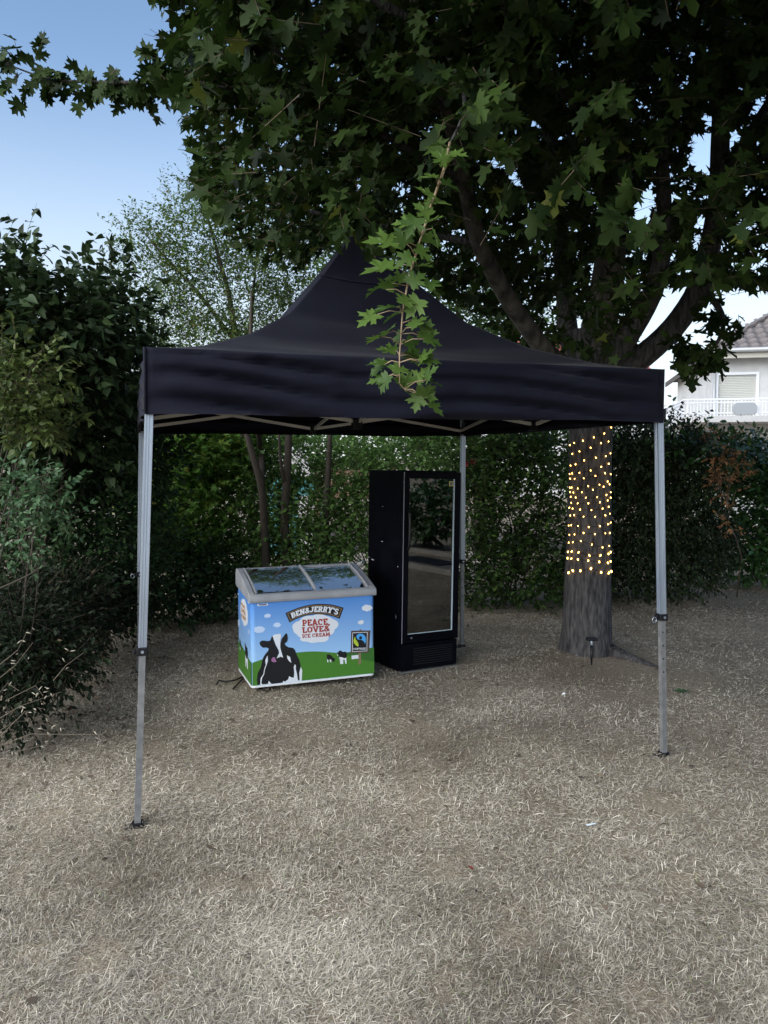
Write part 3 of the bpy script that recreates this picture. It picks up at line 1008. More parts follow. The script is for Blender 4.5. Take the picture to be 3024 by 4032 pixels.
# ---- slab lettering drawn as strokes
def arcpts(cx, cy, rx, ry, a0, a1, n=10):
    return [(cx + rx * math.cos(R(a0 + (a1 - a0) * i / n)), cy + ry * math.sin(R(a0 + (a1 - a0) * i / n))) for i in range(n + 1)]
GL = {
    'I': (.46, [[(.23, 0), (.23, 1)]], [(.23, 0), (.23, 1)]),
    'L': (.72, [[(.22, 0), (.22, 1)], [(.1, .1), (.66, .1)], [(.62, 0), (.62, .3)]], [(.22, 1)]),
    'E': (.74, [[(.22, 0), (.22, 1)], [(.06, .1), (.66, .1)], [(.06, .9), (.66, .9)], [(.2, .5), (.54, .5)], [(.62, 0), (.62, .3)], [(.62, .7), (.62, 1)]], []),
    'F': (.72, [[(.22, 0), (.22, 1)], [(.06, .9), (.66, .9)], [(.2, .5), (.54, .5)]], [(.22, 0)]),
    'B': (.80, [[(.22, 0), (.22, 1)], [(.06, .9), (.42, .9)] + arcpts(.42, .71, .2, .19, 90, -90) + [(.2, .52)], [(.2, .52), (.46, .52)] + arcpts(.46, .31, .22, .21, 90, -90) + [(.06, .1)]], []),
    'P': (.76, [[(.22, 0), (.22, 1)], [(.06, .9), (.44, .9)] + arcpts(.44, .66, .2, .24, 90, -90) + [(.2, .42)]], [(.22, 0)]),
    'R': (.86, [[(.22, 0), (.22, 1)], [(.06, .9), (.44, .9)] + arcpts(.44, .69, .2, .21, 90, -90) + [(.2, .48)], [(.44, .5), (.60, .3), (.66, .08), (.82, .08)]], [(.22, 0)]),
    'N': (.92, [[(.2, 0), (.2, 1)], [(.2, 1), (.72, 0)], [(.72, 0), (.72, 1)]], [(.2, 0), (.72, 1)]),
    'J': (.70, [[(.48, 1), (.48, .3)] + arcpts(.29, .3, .19, .2, 0, -180)], [(.48, 1)]),
    'Y': (.86, [[(.12, 1), (.43, .48)], [(.74, 1), (.43, .48)], [(.43, .5), (.43, 0)]], [(.12, 1), (.74, 1), (.43, 0)]),
    'S': (.74, [[(.62, .74)] + arcpts(.37, .72, .23, .19, 20, 250) + arcpts(.37, .29, .25, .2, 80, -170) + [(.12, .27)]], []),
    "'": (.28, [[(.16, 1), (.12, .7)]], []),
    ',': (.28, [[(.16, .16), (.08, -.16)]], []),
    'A': (.88, [[(.14, 0), (.44, 1)], [(.44, 1), (.74, 0)], [(.24, .32), (.64, .32)]], [(.14, 0), (.74, 0)]),
    'C': (.80, [arcpts(.42, .5, .28, .40, 40, 320, 16), [(.64, .6), (.64, .95)]], []),
    'O': (.86, [arcpts(.43, .5, .29, .40, 0, 360, 18)], []),
    'V': (.86, [[(.12, 1), (.43, 0)], [(.74, 1), (.43, 0)]], [(.12, 1), (.74, 1)]),
    'M': (1.06, [[(.2, 0), (.2, 1)], [(.2, 1), (.53, .3)], [(.86, 1), (.53, .3)], [(.86, 0), (.86, 1)]], [(.2, 0), (.86, 0)]),
    'D': (.84, [[(.22, 0), (.22, 1)], [(.06, .9), (.4, .9)] + arcpts(.4, .5, .3, .4, 90, -90) + [(.06, .1)]], []),
    'T': (.78, [[(.39, 0), (.39, 1)], [(.06, .9), (.72, .9)], [(.1, .7), (.1, 1)], [(.68, .7), (.68, 1)]], [(.39, 0)]),
    '&': (.90, [[(.80, .05), (.3, .62)] + arcpts(.40, .76, .16, .15, 200, -20) + [(.5, .62), (.2, .38)] + arcpts(.34, .24, .22, .17, 150, 320) + [(.74, .46)]], []),
    ' ': (.34, [], []),
}
def text_strokes(txt, th, serif=True, track=.02):
    """quads in a box 1 high; returns quads and total width"""
    x = 0
    qs = []
    for ch in txt:
        w, strokes, ser = GL[ch]
        for s in strokes:
            s2 = []
            for a, b_ in zip(s[:-1], s[1:]):
                m_ = max(1, int(math.hypot(b_[0] - a[0], b_[1] - a[1]) / .25))
                s2 += [(a[0] + (b_[0] - a[0]) * i / m_, a[1] + (b_[1] - a[1]) * i / m_) for i in range(m_)]
            s2.append(s[-1])
            L, Rr = [], []
            for i, p in enumerate(s2):
                a, b_ = s2[max(0, i - 1)], s2[min(len(s2) - 1, i + 1)]
                dx, dy = b_[0] - a[0], b_[1] - a[1]
                l = math.hypot(dx, dy) or 1
                hor = abs(dx) / l
                t = th * (1 - .28 * hor)
                L.append((x + p[0] - dy / l * t / 2, p[1] + dx / l * t / 2))
                Rr.append((x + p[0] + dy / l * t / 2, p[1] - dx / l * t / 2))
            qs.append([(L[i], L[i + 1], Rr[i + 1], Rr[i]) for i in range(len(s2) - 1)])
        if serif:
            for (sx, sy) in ser:
                y0, y1 = (0, .15) if sy == 0 else (.85, 1)
                h = th * .5 + .11
                qs.append([((x + sx - h, y0), (x + sx + h, y0), (x + sx + h, y1), (x + sx - h, y1))])
        x += w + track
    return qs, x - track
def lettering(name, txt, m, mp, layer, box, th=.25, serif=True, parent=fz):
    """box(s, t) -> close-up pixel for s, t in 0..1"""
    qs, W = text_strokes(txt, th, serif)
    o = MB()
    for i, st in enumerate(qs):
        for q in st:
            o.add([mp(box(p[0] / W, p[1]), layer * .0006 + i * .00002) for p in q], [(0, 1, 2, 3)])
    return o.build(name, m, parent)
def quadbox(tl, tr_, bl, br):
    return lambda s, t: tuple((bl[c] * (1 - s) + br[c] * s) * (1 - t) + (tl[c] * (1 - s) + tr_[c] * s) * t for c in (0, 1))
def qb(a, m_, c, s):
    k = [2 * m_[i] - .5 * (a[i] + c[i]) for i in (0, 1)]
    return tuple((1 - s) ** 2 * a[i] + 2 * s * (1 - s) * k[i] + s * s * c[i] for i in (0, 1))
def banner_box(s, t):
    top = qb((628, 625), (905, 541), (1168, 575), s)
    bot = qb((665, 712), (893, 636), (1130, 678), s)
    return tuple(bot[i] * (1 - t) + top[i] * t for i in (0, 1))
def ring(s0, s1, t0, t1, n=24):
    return [banner_box(s0 + (s1 - s0) * i / n, t0) for i in range(n + 1)] + [banner_box(s1 + (s0 - s1) * i / n, t1) for i in range(n + 1)]
decal("printed_banner", [ring(0, 1, 0, 1)], M['print_black'], fmap, 2)
decal("printed_banner", [ring(.022, .978, .10, .90)], M['print_gold'], fmap, 3)
decal("printed_banner", [ring(.036, .964, .17, .83)], M['print_black'], fmap, 4)
lettering("lettering", "BEN&JERRY'S", M['print_white'], fmap, 5, lambda s, t: banner_box(.065 + .875 * s, .23 + .54 * t), .27)
lettering("lettering", "PEACE,", M['print_red'], fmap, 3, quadbox((780, 687), (1036, 672), (784, 746), (1040, 733)), .25)
lettering("lettering", "LOVE&", M['print_red'], fmap, 3, quadbox((780, 757), (1038, 736), (782, 812), (1040, 792)), .25)
lettering("lettering", "ICE CREAM", M['print_red'], fmap, 3, quadbox((780, 822), (1040, 802), (782, 858), (1042, 836)), .24)
lettering("lettering", "PEACE,", M['print_orange'], lmap, 3, quadbox((199, 505), (247, 560), (201, 540), (248, 592)), .25)
lettering("lettering", "LOVE&", M['print_orange'], lmap, 3, quadbox((201, 556), (249, 608), (202, 600), (249, 648)), .25)
lettering("lettering", "ICE CREAM", M['print_orange'], lmap, 3, quadbox((201, 616), (249, 660), (201, 650), (249, 696)), .24)
# trade mark sign on its post, small plate, maker's badge
decal("printed_post", [[(1302, 985), (1326, 985), (1326, 1098), (1300, 1102)], [(1314, 774), (1330, 774), (1330, 788), (1314, 788)]], M['print_post'], fmap, 2)
decal("printed_sign", [[(1236, 788), (1413, 784), (1399, 992), (1231, 996)]], M['print_brown'], fmap, 3)
decal("printed_sign", [[(1248, 805), (1387, 799), (1382, 977), (1244, 985)]], M['print_white'], fmap, 4)
decal("printed_sign", [[(1252, 810), (1382, 804), (1377, 972), (1249, 980)]], M['print_black'], fmap, 5)
tcx, tcy = 1322, 853
blue = closed([(1284, 850), (1290, 826), (1318, 815), (1350, 824), (1369, 850), (1370, 880), (1363, 908), (1352, 888), (1330, 872), (1300, 868)], 5)
decal("printed_emblem", [blue], M['print_blue'], fmap, 6)
decal("printed_emblem", [arcpts(tcx, tcy, 14, 15, 0, 360, 16)[:-1]], M['print_black'], fmap, 7)
decal("printed_emblem", [closed([(1273, 840), (1262, 862), (1257, 885), (1268, 912), (1298, 934), (1302, 912), (1290, 885), (1276, 865)], 5)], M['print_lime'], fmap, 6)
lettering("lettering", "FAIRTRADE", M['print_white'], fmap, 6, quadbox((1253, 948), (1369, 943), (1252, 967), (1368, 963)), .2, False)
decal("printed_plate", [[(1238, 1020), (1306, 1012), (1308, 1046), (1240, 1053)]], M['print_white'], fmap, 2)
decal("badge", [[(365, 541), (466, 534), (467, 552), (366, 559)]], M['print_white'], fmap, 1)
decal("badge", [[(378, 544), (452, 539), (453, 548), (379, 553)]], M['print_black'], fmap, 2)

# ------------------------------------------------------------------ glass door fridge
KW, KD, KH = .61, .62, 1.80
kloc = ground_at(1579, 2656)
kf = thing("drinks_fridge", (kloc.x, kloc.y, gz(kloc.x, kloc.y) + .004), .53, "tall black upright fridge with one glass door", "fridge")
kf.rotation_euler = (R(-.6), R(1.3), .53)
M['fridge'] = noisy(mat('black_fridge_enamel', (.003, .003, .005), .4, 0, .06), (.0012, .0012, .003), (.003, .003, .006), 5, 6, rough=(.4, .6))
M['fridge_in'] = mat('black_liner', (.014, .015, .016), .5)
cab = MB()
TH = .045
D0 = .055       # door thickness in front of the cabinet
Z1 = .275
cab.box((0, D0 + .004, .02), (TH, KD, KH))
cab.box((KW - TH, D0 + .004, .02), (KW, KD, KH))
cab.box((TH, KD - TH, .02), (KW - TH, KD, KH))
cab.box((TH, D0 + .004, KH - TH), (KW - TH, KD - TH, KH))
cab.box((TH, D0 + .004, .02), (KW - TH, KD - TH, Z1 + .02))
cab.build("cabinet", M['fridge'], kf, bevel=.004)
# plinth with louvres
pl = MB()
pl.box((.004, .012, .03), (KW - .004, D0 + .003, Z1 - .012))
plo = pl.build("grille", M['fridge'], kf, bevel=.004)
for i in range(8):
    s = MB()
    z = .075 + i * .020
    s.box((.13, -.001, z), (KW - .06, .014, z + .009), Matrix.Translation((0, 0, 0)))
    s.build("slat", M['black_plastic'], plo, bevel=.002)
sill = MB()
sill.box((.0, .0, .008), (KW, D0, .022))
sill.build("kick_strip", mat('worn_steel_strip', (.18, .18, .17), .5, .4), kf)
for cx in (.05, KW - .05):
    for cy in (.07, KD - .06):
        w = MB()
        w.lathe([(.018, 0), (.018, .02)], 10, (cx, cy, -.004))
        w.build("foot", M['black_plastic'], kf)
door = MB()
FR_ = .062
DZ0, DZ1 = Z1, KH - .012
door.box((.002, 0, DZ0), (FR_, D0, DZ1))
door.box((KW - FR_, 0, DZ0), (KW - .002, D0, DZ1))
door.box((FR_, 0, DZ0), (KW - FR_, D0, DZ0 + .075))
door.box((FR_, 0, DZ1 - .06), (KW - FR_, D0, DZ1))
dor = door.build("door", M['fridge'], kf, bevel=.004)
gd = bpy.data.materials.new('door_glass')
gd.use_nodes = True
nt = gd.node_tree
nt.nodes.remove(nt.nodes["Principled BSDF"])
tr = nt.nodes.new("ShaderNodeBsdfTransparent")
tr.inputs[0].default_value = (.70, .72, .71, 1)
gl = nt.nodes.new("ShaderNodeBsdfGlossy")
gl.inputs["Roughness"].default_value = .015
gl.inputs[0].default_value = (.9, .9, .88, 1)
fr = nt.nodes.new("ShaderNodeFresnel")
fr.inputs[0].default_value = 2.5
mx = nt.nodes.new("ShaderNodeMixShader")
nt.links.new(fr.outputs[0], mx.inputs[0])
nt.links.new(tr.outputs[0], mx.inputs[1])
nt.links.new(gl.outputs[0], mx.inputs[2])
nt.links.new(mx.outputs[0], nt.nodes["Material Output"].inputs[0])
gp = MB()
gp.box((FR_, .012, DZ0 + .075), (KW - FR_, .020, DZ1 - .06))
gp.build("glass", gd, dor)
gk = MB()
x0, x1, z0, z1 = FR_ + .002, KW - FR_ - .002, DZ0 + .077, DZ1 - .062
for a, b_ in (((x1 - .011, 0, z0), (x1 - .011, 0, z1)),):
    gk.box((x1 - .011, .006, z0), (x1, .011, z1))
gk.box((x0, .006, z0), (x1 - .012, .011, z0 + .006))
gk.build("glazing_strip", mat('pale_glazing_strip', (.42, .52, .58), .4), dor)
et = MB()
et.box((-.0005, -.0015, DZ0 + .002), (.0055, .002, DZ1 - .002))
et.build("edge_highlight", mat('edge_highlight_grey', (.20, .20, .24), .4), dor)  # grey strip stands in for the highlight along the door corner
hd = MB()
hd.tube([(.045, -.004, 1.10), (.045, -.03, 1.13), (.045, -.036, 1.22), (.045, -.036, 1.33), (.045, -.03, 1.42), (.045, -.004, 1.45)], .011, 8)
hd.build("handle", M['black_plastic'], dor, True)
lk = MB()
lk.tube([(.10, .0, DZ0 + .045), (.10, -.004, DZ0 + .045)], .008, 12)
lk.build("lock", M['alu'], dor)
st = MB()
st.box((KW - FR_ - .062, .0105, DZ1 - .125), (KW - FR_ - .016, .0115, DZ1 - .08))
sto = st.build("sticker", mat('yellow_sticker', (.50, .42, .10), .5), dor)
s2 = MB()
s2.box((KW - FR_ - .055, .0095, DZ1 - .118), (KW - FR_ - .023, .0102, DZ1 - .087))
s2.lathe([(.012, 0), (.012, .001)], 12, (0, 0, 0))
for i in range(8, 8 + 24):
    x, y, z = s2.v[i]
    s2.v[i] = (KW - FR_ - .039 + x, .0088 - z, DZ1 - .1025 + y)
s2.build("sticker_print", mat('sticker_print', (.12, .13, .16), .5), sto)
# inside: light tube housing, shelves
lt = MB()
lt.box((KW - TH - .055, .09, .50), (KW - TH - .020, .115, 1.62))
lt.build("lamp_housing", mat('grey_lamp_cover', (.50, .58, .64), .35), kf, bevel=.006)
for i, z in enumerate((.62, .92, 1.22)):
    sh = MB()
    for k in range(9):
        y = .10 + k * .05
        sh.bar((TH + .003, y, z), (KW - TH - .003, y, z), .005)
    for x in (TH + .01, KW - TH - .01):
        sh.bar((x, .10, z - .006), (x, .50, z - .006), .006)
    sh.build("shelf", M['fridge_in'], kf)
# hinge studs and scuffs on the cabinet side
rk = MB()
for i in range(16):
    z = 1.25 + i * .030
    rk.box((FR_ - .004, .002, z), (FR_ - .001, .0118, z + .012))
rk.build("shelf_rail", mat('pale_rail', (.30, .30, .28), .5), dor)
mk = mat('bare_metal_scuff', (.45, .46, .50), .6)
for (y, z, w, h) in ((.36, 1.15, .05, .007), (.53, .965, .06, .012), (.60, .98, .03, .007), (.36, 1.47, .03, .006), (.10, .50, .008, .05), (.08, .95, .02, .008)):
    s = MB()
    s.add([(-.0012, y - w / 2, z), (-.0012, y, z - h / 2), (-.0012, y + w / 2, z + h * .2), (-.0012, y + w * .1, z + h / 2)], [(0, 1, 2, 3)])
    s.build("scuff", mk, kf)

# power cable lying by the freezer
pc = MB()
p0 = ground_at(975, 2668)
pts = [Vector((p0.x + .03, p0.y, .03))]
for (a, b_, z) in ((955, 2672, .02), (925, 2690, .03), (890, 2694, .025), (862, 2690, .03), (852, 2700, .015)):
    q = ground_at(a, b_)
    pts.append(Vector((q.x, q.y, z + gz(q.x, q.y))))
pc.tube([pts[0]] + [pts[0].lerp(pts[1], .5)] + pts[1:], .007, 6)
q2 = [ground_at(960, 2676), ground_at(935, 2702), ground_at(918, 2720)]
pc.tube([Vector((q.x, q.y, .02 + gz(q.x, q.y))) for q in q2], .007, 6)
cable = pc.build("power_cable", M['black_plastic'], None, True)
tag(cable, "black power cable lying on dry grass beside the freezer", "cable")

# ------------------------------------------------------------------ maple
MB_ = Vector((2.03, 7.35, gz(2.03, 7.35)))
maple = thing("maple_tree", MB_, 0, "large spreading maple with lights round its trunk and drooping branches", "tree")
def trunk_c(z):
    px = np.interp(z, [0, .4, 1.2, 2.2, 3.0], [2322, 2320, 2320, 2322, 2325])
    return (px - 1512) / F * 7.35
def trunk_r(z):
    return float(np.interp(z, [0, .12, .3, .55, 1.0, 2.0, 2.6, 3.1], [.25, .236, .228, .221, .21, .199, .205, .23]))
def rough_tube(pts, rads, n=18, amp=.05, seed=0, flare=False):
    g = MB()
    pts = [Vector(p) for p in pts]
    # refine
    P, Q = [], []
    for i in range(len(pts) - 1):
        m_ = max(2, int((pts[i + 1] - pts[i]).length / .10))
        for k in range(m_):
            P.append(pts[i].lerp(pts[i + 1], k / m_))
            Q.append(rads[i] + (rads[i + 1] - rads[i]) * k / m_)
    P.append(pts[-1]); Q.append(rads[-1])
    # smooth the path a little
    for _ in range(3):
        P = [P[0]] + [(P[i - 1] + P[i] * 2 + P[i + 1]) / 4 for i in range(1, len(P) - 1)] + [P[-1]]
    g.tube(P, Q, n)
    for i in range(len(P)):
        for k in range(n):
            v = Vector(g.v[i * n + k])
            d = v - P[i]
            a = 2 * math.pi * k / n
            f = 1 + amp * noise.noise((math.cos(a) * 2.2 + seed, math.sin(a) * 2.2, P[i].z * 1.3)) + amp * .6 * noise.noise((math.cos(a) * 6 + seed, math.sin(a) * 6, P[i].z * 3))
            if flare:
                h = P[i].z - MB_.z
                f *= 1 + max(0, .34 - h) * (.28 * max(0, math.cos(3 * a + .4)) ** 2)
            g.v[i * n + k] = tuple(P[i] + d * f)
    return g
tz = [-.12, .05, .12, .3, .55, 1.0, 1.5, 2.0, 2.6, 3.05]
rough_tube([(trunk_c(z), 7.35, z + MB_.z) for z in tz], [trunk_r(max(0, z)) for z in tz], 28, .05, 0, True).build("trunk", M['bark'], maple, True, off=MB_)
# a surface root running to the front right
rt_ = MB()
rough_tube([(2.16, 7.22, .05), (2.32, 7.02, .015), (2.45, 6.85, -.015), (2.6, 6.6, -.04), (2.7, 6.45, -.06)], [.085, .06, .045, .035, .02], 10, .1, 4).build("root", M['bark'], maple, True, off=MB_)
LIMBS = [
    ('pale', [at(2275, 1480, 7.3), at(2160, 1400, 7.1), at(2010, 1200, 6.8), at(1880, 960, 6.4), at(1830, 720, 6.1), at(1760, 430, 5.7), at(1650, 100, 5.3), at(1600, -200, 5.1)], [.11, .085, .076, .068, .06, .05, .04, .03]),
    ('dark', [at(2290, 1450, 7.45), at(2235, 1330, 7.6), at(2225, 1150, 7.8), at(2190, 800, 8.0), at(2150, 400, 8.2), at(2100, -100, 8.2)], [.14, .10, .09, .08, .07, .05]),
    ('pale', [at(2330, 1480, 7.35), at(2350, 1330, 7.3), at(2400, 1050, 7.2), at(2420, 700, 7.0), at(2440, 250, 6.9), at(2440, -300, 6.8)], [.20, .165, .14, .125, .11, .08]),
    ('dark', [at(2380, 1450, 7.3), at(2500, 1290, 7.2), at(2590, 1120, 7.0), at(2620, 900, 6.9), at(2600, 500, 6.6)], [.13, .10, .085, .07, .05]),
    ('dark', [at(2400, 1490, 7.4), at(2540, 1400, 7.3), at(2660, 1290, 7.2), at(2760, 1130, 7.1), at(2830, 800, 7.0), at(2840, 400, 6.8), at(2830, -100, 6.7)], [.14, .115, .105, .098, .088, .07, .05]),
    ('dark', [at(2830, 820, 7.0), at(2930, 560, 6.8), at(3060, 350, 6.5)], [.07, .05, .03]),
]
for i, (k, pts, rads) in enumerate(LIMBS):
    rough_tube(pts, rads, 14, .08, i * 3.3).build("limb", M['bark_pale'] if k == 'pale' else M['bark'], maple, True, off=MB_)
BOUGHS = [   # thinner boughs that carry the leaves
    [at(1830, 720, 6.1), at(1500, 520, 5.6), at(1100, 380, 5.4), at(800, 330, 5.3)],
    [at(1880, 960, 6.4), at(1600, 900, 6.6), at(1250, 840, 7.0), at(1000, 780, 7.2)],
    [at(1760, 430, 5.7), at(1450, 200, 5.2), at(1100, 60, 4.9), at(800, -60, 4.8)],
    [at(1700, 120, 5.4), at(1790, 260, 4.7), at(1835, 400, 4.1), at(1815, 490, 3.75), at(1772, 562, 3.555)],
    [at(2200, 800, 8.0), at(1900, 700, 8.6), at(1500, 800, 9.0), at(1250, 900, 9.2)],
    [at(2420, 700, 7.0), at(2300, 450, 5.8), at(2100, 250, 4.8), at(1950, 100, 4.3)],
    [at(2440, 250, 6.9), at(2500, 100, 5.5), at(2300, 0, 4.4)],
    [at(2840, 400, 6.8), at(2900, 200, 5.5), at(2950, 100, 4.6)],
    [at(2760, 1130, 7.1), at(2850, 1230, 6.7), at(2850, 1330, 6.5), at(2760, 1420, 6.4)],
    [at(1650, 100, 5.3), at(1300, -100, 5.0), at(900, -200, 4.8)],
    [at(800, 330, 5.3), at(600, 325, 5.4), at(400, 325, 5.5), at(200, 320, 5.5), at(20, 250, 5.6)],
    [at(2100, 250, 4.8), at(1990, 60, 4.2), at(1960, -60, 4.0)],
    [at(1500, 520, 5.6), at(1020, 150, 4.6), at(960, 10, 4.4), at(940, -80, 4.3)],
]
for i, pts in enumerate(BOUGHS):
    k = len(pts)
    r0 = .035 if i not in (3, 10, 11, 12) else .018
    rough_tube(pts, [r0 * (1 - .75 * j / (k - 1)) for j in range(k)], 7, .06, i * 1.7).build("bough", M['bark'], maple, True, off=MB_)

# crown: leafy twigs filling the space the crown takes up
SIL = [(590, -400), (600, 30), (660, 60), (690, 120), (630, 200), (560, 240), (640, 330), (660, 420), (720, 470), (700, 550), (760, 600), (770, 740), (800, 830), (880, 900), (930, 960), (1000, 1010), (1090, 1050), (1190, 1060), (1270, 1010),
       (1340, 960), (1400, 925), (1500, 960), (1650, 1080), (1760, 1180), (1900, 1250), (1960, 1330), (2100, 1420), (2250, 1400), (2290, 1460), (2400, 1470), (2480, 1400), (2560, 1330), (2680, 1220), (2760, 1180), (2840, 1160), (2960, 1150), (3060, 1160), (3500, 1150), (3500, -400)]
HOLES = [(2790, 580, 75), (2760, 640, 60), (2785, 470, 30), (2540, 800, 45), (2530, 860, 40), (2660, 1190, 62), (2600, 1220, 50), (2560, 1290, 60), (2720, 1160, 45), (2280, 1330, 42), (2270, 1290, 30), (2230, 1220, 18), (1965, 640, 24), (2010, 690, 22), (2040, 720, 16), (2010, 840, 14), (1960, 650, 20),
         (2640, 690, 30), (2740, 960, 30), (2990, 430, 35), (2880, 560, 25), (1460, 760, 20), (2950, 900, 20), (2820, 980, 26), (2760, 880, 30), (2450, 1360, 30), (2660, 780, 22)]
def crown():
    pos_t, dir_t = [], []
    N = 17500
    c = np.array([1.5, 6.2, 5.7]); rad = np.array([4.4, 5.0, 3.8])
    p = c + rad * (rand_dirs(N) * (rng.random((N, 1)) ** (1 / 2.5)))
    x, y, d = pix(p)
    inframe = (y > -450) & (x > -200) & (x < 3200)
    ok = np.where(inframe, in_poly(x + rng.normal(0, 25, N), y + rng.normal(0, 25, N), SIL), (p[:, 2] > 2.6) & (x > 300 + rng.normal(0, 60, N)) | (p[:, 2] > 5.8))
    ok &= p[:, 2] > 2.35
    # leave head room round the tent roof
    tl = p - np.array(TC)
    ok &= ~((np.abs(tl[:, 0]) < 1.7) & (np.abs(tl[:, 1]) < 1.7) & (p[:, 2] < 3.5))
    ok &= (p[:, 1] > 3.3) | ~inframe & (p[:, 2] > 4.2)
    # near part is looser than the heart
    near = np.where(inframe, np.clip((p[:, 1] - 3.3) / 2.2, .12, 1), 1)
    ok &= rng.random(N) < near
    p = p[ok]
    rel = unit((p - np.array([2.1, 7.2, 4.2])) * np.array([1, 1, .35]))
    dirs = unit(rel + rng.normal(0, .5, p.shape) + np.array([0, 0, -.25]))
    return p, dirs
tp, td = crown()
tl = rng.uniform(.18, .42, len(tp))
pos, ax, nr, sz = twig_leaves(tp, td, tl, 5, .112, droop=.45, spread=.8, jit=.4, up=.75)
# boughs and the long branch over the sky carry their own sprays
def spray_along(path, count, length, per, size, spread=.22, hang=.25):
    path = [Vector(p) for p in path]
    seg = [(path[i + 1] - path[i]).length for i in range(len(path) - 1)]
    tot = sum(seg)
    P_, D_ = [], []
    for _ in range(count):
        t = random.random() ** .85 * tot
        i = 0
        while i < len(seg) - 1 and t > seg[i]:
            t -= seg[i]; i += 1
        d = (path[i + 1] - path[i]).normalized()
        P_.append(path[i] + d * t + Vector((random.gauss(0, spread * .25), random.gauss(0, spread * .4), random.gauss(0, spread * .25))))
        D_.append((d * .6 + Vector((random.gauss(0, .6), random.gauss(0, .6), random.gauss(-hang, .5)))).normalized())
    P_, D_ = np.array(P_), np.array(D_)
    return (P_, D_, rng.uniform(.6, 1.2, len(P_)) * length) + (twig_leaves(P_, D_, rng.uniform(.6, 1.2, len(P_)) * length, per, size, droop=.45),)
extra = []
tw_A, tw_B = [tp], [tp + td * tl[:, None]]
for path, cnt, ln, per, size, spd in ((BOUGHS[10], 34, .20, 4, .115, .14), (BOUGHS[8], 16, .14, 4, .105, .22), ([at(2640, 1330, 6.9), at(2740, 1380, 6.6), at(2800, 1430, 6.5)], 34, .15, 4, .105, .22),
                             (BOUGHS[0], 30, .25, 4, .13, .3), (BOUGHS[2], 30, .25, 4, .13, .3), (BOUGHS[5], 34, .22, 5, .14, .3), (BOUGHS[6], 24, .22, 5, .14, .3), (BOUGHS[7], 24, .22, 5, .14, .3),
                             (BOUGHS[11], 16, .2, 5, .14, .2), (BOUGHS[3], 60, .2, 4, .11, .35), ([at(2200, 1230, 6.3), at(2350, 1290, 6.2), at(2480, 1260, 6.2), at(2600, 1150, 6.2)], 46, .2, 4, .105, .4), ([at(2700, 900, 6.0), at(2760, 1000, 6.0), at(2850, 1060, 6.0)], 24, .2, 4, .105, .4), (BOUGHS[12], 26, .2, 5, .13, .25), ([at(1400, 700, 4.6), at(1420, 800, 4.4), at(1380, 880, 4.3)], 14, .2, 4, .13, .2)):
    P0, D0_, L0, lv = spray_along(path, cnt, ln, per, size, spd)
    if path is BOUGHS[10]:      # thin bough against the sky: its leaves hang broadside on
        lv = (lv[0], lv[1], np.array([0, -1.0, .35]) + rng.normal(0, .45, lv[2].shape), lv[3])
    extra.append(lv)
    tw_A.append(P0); tw_B.append(P0 + D0_ * L0[:, None])
# long shoot hanging in front of the tent roof
SHOOT = [at(1772, 560, 3.55), at(1745, 680, 3.42), at(1700, 800, 3.35), at(1660, 930, 3.3), at(1610, 1090, 3.27), at(1585, 1230, 3.25), at(1573, 1400, 3.24), at(1573, 1510, 3.24), at(1600, 1540, 3.24)]
shoot = MB()
shoot.tube(SHOOT, [.0065, .006, .0055, .005, .0043, .0036, .003, .0026, .002], 7)
shoot.build("hanging_shoot", M['twig_pale'], maple, True, off=MB_)
# leaves of the shoot, at where each blade's stalk end and tip are seen
SL = [((1545, 1050), (1415, 1062)), ((1560, 1055), (1500, 1000)), ((1615, 1120), (1668, 1075)), ((1500, 1130), (1440, 1155)), ((1520, 1140), (1535, 1100)), ((1690, 1130), (1735, 1170)), ((1680, 1135), (1720, 1100)),
      ((1560, 1210), (1465, 1215)), ((1590, 1200), (1600, 1160)), ((1600, 1215), (1665, 1200)), ((1575, 1235), (1500, 1260)), ((1480, 1240), (1405, 1275)), ((1650, 1270), (1715, 1290)), ((1620, 1290), (1680, 1235)),
      ((1670, 1335), (1745, 1350)), ((1672, 1330), (1690, 1280)), ((1500, 1325), (1445, 1340)), ((1520, 1315), (1535, 1290)), ((1600, 1340), (1640, 1380)), ((1555, 1385), (1508, 1370)), ((1600, 1400), (1650, 1430)),
      ((1660, 1420), (1718, 1420)), ((1640, 1415), (1600, 1375)), ((1655, 1425), (1690, 1380)), ((1510, 1435), (1450, 1470)), ((1515, 1435), (1480, 1430)), ((1545, 1460), (1590, 1450)), ((1530, 1480), (1500, 1530)), ((1520, 1490), (1445, 1500)),
      ((1560, 1490), (1600, 1525)), ((1675, 1500), (1750, 1510)), ((1680, 1495), (1700, 1460)), ((1640, 1505), (1660, 1470)), ((1620, 1510), (1580, 1480)), ((1640, 1550), (1720, 1565)), ((1660, 1560), (1690, 1530)), ((1690, 1590), (1752, 1628)), ((1650, 1550), (1640, 1590)),
      ((1560, 960), (1430, 930)), ((1600, 960), (1560, 900)), ((1640, 980), (1700, 1020)), ((1620, 1010), (1560, 1040)), ((1660, 940), (1760, 960)), ((1680, 880), (1740, 840)), ((1690, 850), (1640, 800)), ((1620, 880), (1540, 870)),
      ((1690, 800), (1780, 790)), ((1700, 780), (1650, 730)), ((1740, 720), (1820, 740)), ((1720, 700), (1640, 690)), ((1760, 640), (1700, 590)), ((1770, 610), (1840, 600)), ((1760, 580), (1690, 560)), ((1640, 860), (1600, 930)), ((1700, 900), (1730, 960)),
      ((1590, 1100), (1530, 1090)), ((1640, 1050), (1690, 1040)), ((1650, 1180), (1600, 1250)), ((1580, 1310), (1560, 1350))]
sp_, sa_, sn_, ss_ = [], [], [], []
stalks = MB()
